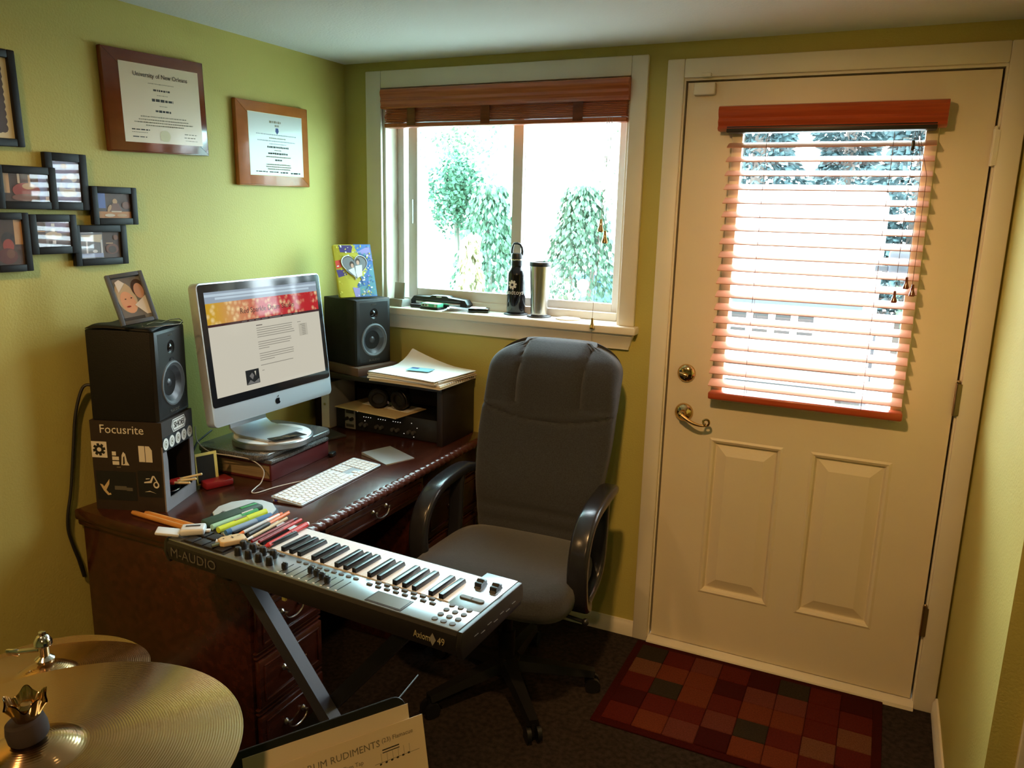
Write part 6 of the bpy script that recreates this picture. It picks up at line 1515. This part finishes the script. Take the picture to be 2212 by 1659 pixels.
bo = thing('water_bottle', 'black metal water bottle with a loop cap on the sill', 'bottle', (0.772, 0.050, ZS + 0.0050), math.radians(0))
b = B(); b.lathe([(0.0, 0.0), (0.034, 0.0), (0.0365, 0.004), (0.0365, 0.150), (0.0350, 0.160), (0.028, 0.172), (0.0225, 0.180), (0.0225, 0.186)], 40); bb_ = obj('bottle_body', b, 'black_gloss', bo, ang=50)
b = B(); b.lathe([(0.0225, 0.186), (0.0235, 0.187), (0.0235, 0.206), (0.0225, 0.207)], 32); obj('bottle_neck', b, 'black_plastic', bo)
b = B(); b.lathe([(0.0245, 0.207), (0.0250, 0.208), (0.0250, 0.211), (0.0245, 0.212)], 32); obj('steel_ring', b, 'chrome', bo)
b = B(); b.lathe([(0.0, 0.212), (0.0245, 0.212), (0.0245, 0.226), (0.022, 0.234), (0.0, 0.236)], 32); obj('bottle_cap', b, 'black_plastic', bo)
b = B(); b.tube([(-0.022, 0, 0.228), (-0.0225, 0, 0.245), (-0.019, 0, 0.262), (-0.014, 0, 0.271), (0.0, 0, 0.272), (0.012, 0, 0.268), (0.020, 0, 0.256), (0.022, 0, 0.242), (0.020, 0, 0.228)], [0.006, 0.005, 0.0042, 0.0045, 0.0048, 0.0048, 0.005, 0.0055, 0.006], 10); obj('cap_loop', b, 'black_plastic', bo)
aw = math.radians(-62)
def wrap(r, ang0, z0, sc=1.0):
    def fn(co):
        a = ang0 + co.x / r
        return Vector(((r + co.z) * math.cos(a), (r + co.z) * math.sin(a), z0 + co.y))
    return fn
lettering('soundtoys', 0.0245, 'ink_white', bo, None, fn=wrap(0.0368, math.radians(-96), 0.084))
b = B(); gp = gear(0, 0, 0.0185); inn = ell(0, 0, 0.006, 0.006, len(gp), -0.0)
m = len(gp); w = wrap(0.0368, math.radians(-92), 0.114)
inn = [(0.0055 * math.cos(math.atan2(p[1], p[0])), 0.0055 * math.sin(math.atan2(p[1], p[0]))) for p in gp]
b.verts_faces([w(Vector((p[0], p[1], 0.0003))) for p in gp] + [w(Vector((p[0], p[1], 0.0003))) for p in inn], [(k, (k + 1) % m, m + (k + 1) % m, m + k) for k in range(m)]); obj('gear_emblem', b, 'ink_white', bo, smooth=False)
tu = thing('steel_tumbler', 'brushed steel travel tumbler with black lid on the sill', 'tumbler', (0.878, 0.036, ZS + 0.0050))
b = B(); b.lathe([(0.0, 0.0), (0.0305, 0.0), (0.032, 0.003), (0.0325, 0.010), (0.0400, 0.190), (0.0400, 0.192)], 40); obj('tumbler_body', b, 'steel', tu, ang=50)
b = B(); b.lathe([(0.0405, 0.190), (0.0415, 0.192), (0.0415, 0.203), (0.040, 0.206), (0.036, 0.207), (0.034, 0.203), (0.0, 0.203)], 40); obj('tumbler_lid', b, 'black_plastic', tu)

# ================================================================== CYMBALS
def cymbal_mat():
    m = M['bronze']; nt = m.node_tree; N = nt.nodes; L = nt.links; p = N['Principled BSDF']
    tg = N.new('ShaderNodeTangent'); tg.direction_type = 'RADIAL'; tg.axis = 'Z'; L.new(tg.outputs[0], p.inputs['Tangent']); p.inputs['Anisotropic Rotation'].default_value = 0.25
    tc = N.new('ShaderNodeTexCoord'); wv = N.new('ShaderNodeTexWave'); wv.wave_type = 'RINGS'; wv.rings_direction = 'Z'; wv.inputs['Scale'].default_value = 95; wv.inputs['Distortion'].default_value = 0.6; wv.inputs['Detail'].default_value = 2
    L.new(tc.outputs['Object'], wv.inputs['Vector'])
    bp = N.new('ShaderNodeBump'); bp.inputs['Strength'].default_value = 0.07; bp.inputs['Distance'].default_value = 0.002
    L.new(wv.outputs['Fac'], bp.inputs['Height']); L.new(bp.outputs[0], p.inputs['Normal'])
cymbal_mat()
def cymbal_profile(R, bell, bh, rise):
    pr_ = [(0.006, bh + rise)]
    for k in range(1, 9): t = k / 8; pr_.append((0.006 + (bell - 0.006) * t, rise + bh * math.cos(t * PI / 2) ** 0.8))
    for k in range(1, 29): t = k / 28; pr_.append((bell + (R - bell) * t, rise * (1 - t ** 1.25)))
    return pr_
def cymbal(b, R, bell, bh, rise):
    pr_ = cymbal_profile(R, bell, bh, rise); b.lathe(pr_ + [(r, z - 0.0014) for r, z in reversed(pr_)], 96, cap=False)
rd = thing('ride_cymbal', 'large bronze cymbal in the near left foreground', 'cymbal', (1.172, -2.232, 0.914))
rd.rotation_euler = Vector((-0.052, 0.012, 1)).to_track_quat('Z', 'Y').to_euler()
b = B(); cymbal(b, 0.254, 0.060, 0.020, 0.020); obj('cymbal_plate', b, 'bronze', rd, ang=60)
cst = thing('cymbal_stand', 'chrome cymbal stand holding the large foreground cymbal', 'stand', (1.172, -2.232, 0))
b = B(); b.cyl((0, 0, 0.12), (0, 0, 0.60), 0.0125, seg=16); b.cyl((0, 0, 0.58), (0, 0, 0.90), 0.0095, seg=16); b.cyl((0, 0, 0.89), (0.002, 0, 1.000), 0.0045, seg=12); obj('stand_tube', b, 'chrome', cst)
for k in range(3):
    a = 2 * PI * k / 3 + 0.4; b = B(); b.tube([(0.013 * math.cos(a), 0.013 * math.sin(a), 0.40), (0.12 * math.cos(a), 0.12 * math.sin(a), 0.26), (0.30 * math.cos(a), 0.30 * math.sin(a), 0.014)], 0.008, 8)
    lg = obj('leg', b, 'chrome', cst); obj('rubber_foot', B().ball((0.30 * math.cos(a), 0.30 * math.sin(a), 0.014), 0.014, 10, 6), 'black_plastic', lg)
TL = Matrix.Rotation(0.10, 3, 'X') @ Matrix.Rotation(-0.10, 3, 'Y')
b = B(); b.lathe([(0.005, 0.0), (0.0205, 0.0), (0.0235, 0.004), (0.0240, 0.016), (0.0220, 0.026), (0.018, 0.029), (0.005, 0.029)], 28, (0, 0, 0.9555), TL); obj('felt_washer', b, 'felt', cst)
b = B()
def crown(u, v):
    a = 2 * PI * u; z = 0.978 + 0.032 * v; r = 0.012 + 0.012 * v ** 1.3 + 0.0012 * math.cos(10 * a) * v
    return (r * math.cos(a), r * math.sin(a), z + 0.006 * v * v * math.cos(5 * a))
b.grid(crown, 80, 8, closeu=True); b.grid(lambda u, v: (lambda p: (p[0] * 0.90, p[1] * 0.90, p[2]))(crown(u, v)), 80, 8, closeu=True); b.lathe([(0.0, 0.980), (0.010, 0.980), (0.010, 1.0), (0.006, 1.004), (0, 1.004)], 20)
obj('crown_nut', b, 'brass', cst)
hh = thing('hi_hat', 'smaller bronze hi hat pair behind the large cymbal', 'cymbal', (0.735, -1.930, 0))
QH = Vector((-0.08, 0.08, 1)).to_track_quat('Z', 'Y').to_matrix().to_4x4()
b = B(); cymbal(b, 0.178, 0.050, 0.018, 0.014); b.xf(Matrix.Translation((0, 0, 0.735)) @ QH); obj('top_cymbal', b, 'bronze', hh, ang=60)
b = B(); cymbal(b, 0.178, 0.050, 0.018, 0.014); b.xf(Matrix.Translation((0, 0, 0.722)) @ Matrix.Diagonal((1, 1, -1, 1))); obj('bottom_cymbal', b, 'bronze', hh, ang=60)
b = B(); b.cyl((0, 0, 0.10), (0, 0, 0.69), 0.0125, seg=16); b.cyl((0, 0, 0.69), (0, 0, 0.832), 0.0035, seg=10); obj('hat_stand_tube', b, 'chrome', hh)
b = B(); b.lathe([(0.0, 0.772), (0.016, 0.772), (0.017, 0.778), (0.009, 0.784), (0.009, 0.802), (0.0155, 0.806), (0.0155, 0.814), (0.010, 0.824), (0.006, 0.826), (0.006, 0.832), (0.0, 0.833)], 18); clt = obj('hat_clutch', b, 'chrome', hh)
b = B(); b.cyl((-0.008, -0.004, 0.796), (-0.045, -0.022, 0.790), 0.0045, seg=10); b.box((-0.052, -0.026, 0.789), (0.024, 0.007, 0.014), bev=0.003, rot=(0, 0, 0.45)); obj('wing_bolt', b, 'chrome', clt)
for k in range(3):
    a = 2 * PI * k / 3 + 1.2; b = B(); b.tube([(0.013 * math.cos(a), 0.013 * math.sin(a), 0.30), (0.22 * math.cos(a), 0.22 * math.sin(a), 0.012)], 0.008, 8); obj('leg', b, 'chrome', hh)

# ================================================================== MUSIC STAND
dv = Vector((math.cos(math.radians(59.5)), math.sin(math.radians(59.5)), 0)); nh = Vector((dv.y, -dv.x, 0))
tl = math.radians(16); dn_ = Vector((0, 0, -math.cos(tl))) + nh * math.sin(tl); upv_ = -dn_
corner = Vector((1.437, -1.781, 0.832))          # top right corner of the plate
pc_ = corner - dv * 0.245
ms = thing('music_stand', 'black metal music stand holding drum sheets in the foreground', 'music stand', (pc_.x + nh.x * 0.09, pc_.y + nh.y * 0.09, 0))
base = Vector(ms.location)
PM = Matrix.Translation(-base) @ frame_mx(pc_, dv, upv_)       # local x along top edge, y up the plate, z toward the reader
b = B(); b.prism(rrect(0.490, 0.330, 0.022, 5, 0, -0.165), -0.003, 0.0, axis='z', bev=0.001, seg=1); b.bx(-0.245, 0.245, -0.332, -0.328, -0.003, 0.050); b.xf(PM); obj('desk_plate', b, 'black_plastic', ms)
b = B(); b.cyl((0, 0, 0.02), (0, 0, 0.60), 0.012, seg=14); b.tube([(0, 0, 0.59), tuple(PM @ Vector((0, -0.20, -0.03))), tuple(PM @ Vector((0, -0.18, -0.002)))], 0.010, 8); obj('stand_tube', b, 'black_plastic', ms)
for k in range(3):
    a = 2 * PI * k / 3; b = B(); b.tube([(0, 0, 0.10), (0.12 * math.cos(a), 0.12 * math.sin(a), 0.055), (0.27 * math.cos(a), 0.27 * math.sin(a), 0.010)], 0.009, 8); obj('leg', b, 'black_plastic', ms)
b = B(); b.cyl(PM @ Vector((0.236, -0.006, -0.004)), PM @ Vector((0.296, 0.004, -0.05)), 0.0013, seg=6); obj('page_wire', b, 'dark_grey', ms)
def sheet_thing(name, lab, cat, x0, x1, ytop, h, z, mm, roll=0.0):
    t = thing(name, lab, cat); t.matrix_world = frame_mx(pc_, dv, upv_) @ Matrix.Translation((0, 0, z)) @ Matrix.Rotation(roll, 4, 'Z')
    b = B(); b.bx(x0, x1, ytop - h, ytop, 0, 0.0012); obj('sheet_leaf', b, mm, t, smooth=False); return t
sheet_thing('drum_sheet', 'blank pale sheet standing behind the printed drum sheet', 'sheet music', -0.022, 0.248, -0.012, 0.28, 0.0006, 'paper_warm', -0.02)
s_ = sheet_thing('drum_sheet', 'tan printed drum rudiments sheet on the music stand', 'sheet music', -0.010, 0.270, -0.038, 0.28, 0.0040, 'paper_tan', -0.01)
lettering('DRUM RUDIMENTS', 0.0155, 'ink_soft', s_, Matrix.Translation((0.124, -0.060, 0.0016)), depth=0.0001); lettering('(22) Flam Tap', 0.0095, 'ink_soft', s_, Matrix.Translation((0.133, -0.080, 0.0016)), depth=0.0001); lettering('* (23) Flamacue', 0.0100, 'ink_soft', s_, Matrix.Translation((0.218, -0.058, 0.0016)), depth=0.0001)
shp = [(rect(0.135, 0.165, -0.0735, -0.0715), 'ink'), (rect(0.135, 0.165, -0.0775, -0.0760), 'ink'), (rect(0.120, 0.200, -0.0915, -0.0908), 'ink_soft')]
for k in range(6): shp += [(ell(0.130 + 0.010 * k, -0.0935 + 0.0005 * k, 0.0022, 0.0017, 8), 'ink'), (rect(0.132 + 0.010 * k, 0.1325 + 0.010 * k, -0.0935, -0.0765), 'ink_soft')]
layered('note_print', s_, Matrix.Translation((0.058, 0, 0.0014)), shp, step=0.00001)
yn = sheet_thing('sticky_note', 'yellow handwritten note at the left of the drum sheet', 'note', -0.045, 0.052, -0.060, 0.10, 0.0066, 'sticky', -0.22)
layered('note_print', yn, Matrix.Translation((0, 0, 0.0014)), [(rect(-0.10, -0.098, -0.085, -0.070), 'ink_soft'), (rect(-0.085, -0.070, -0.072, -0.0705), 'ink_soft'), (rect(-0.06, -0.05, -0.078, -0.0765), 'ink_soft')])
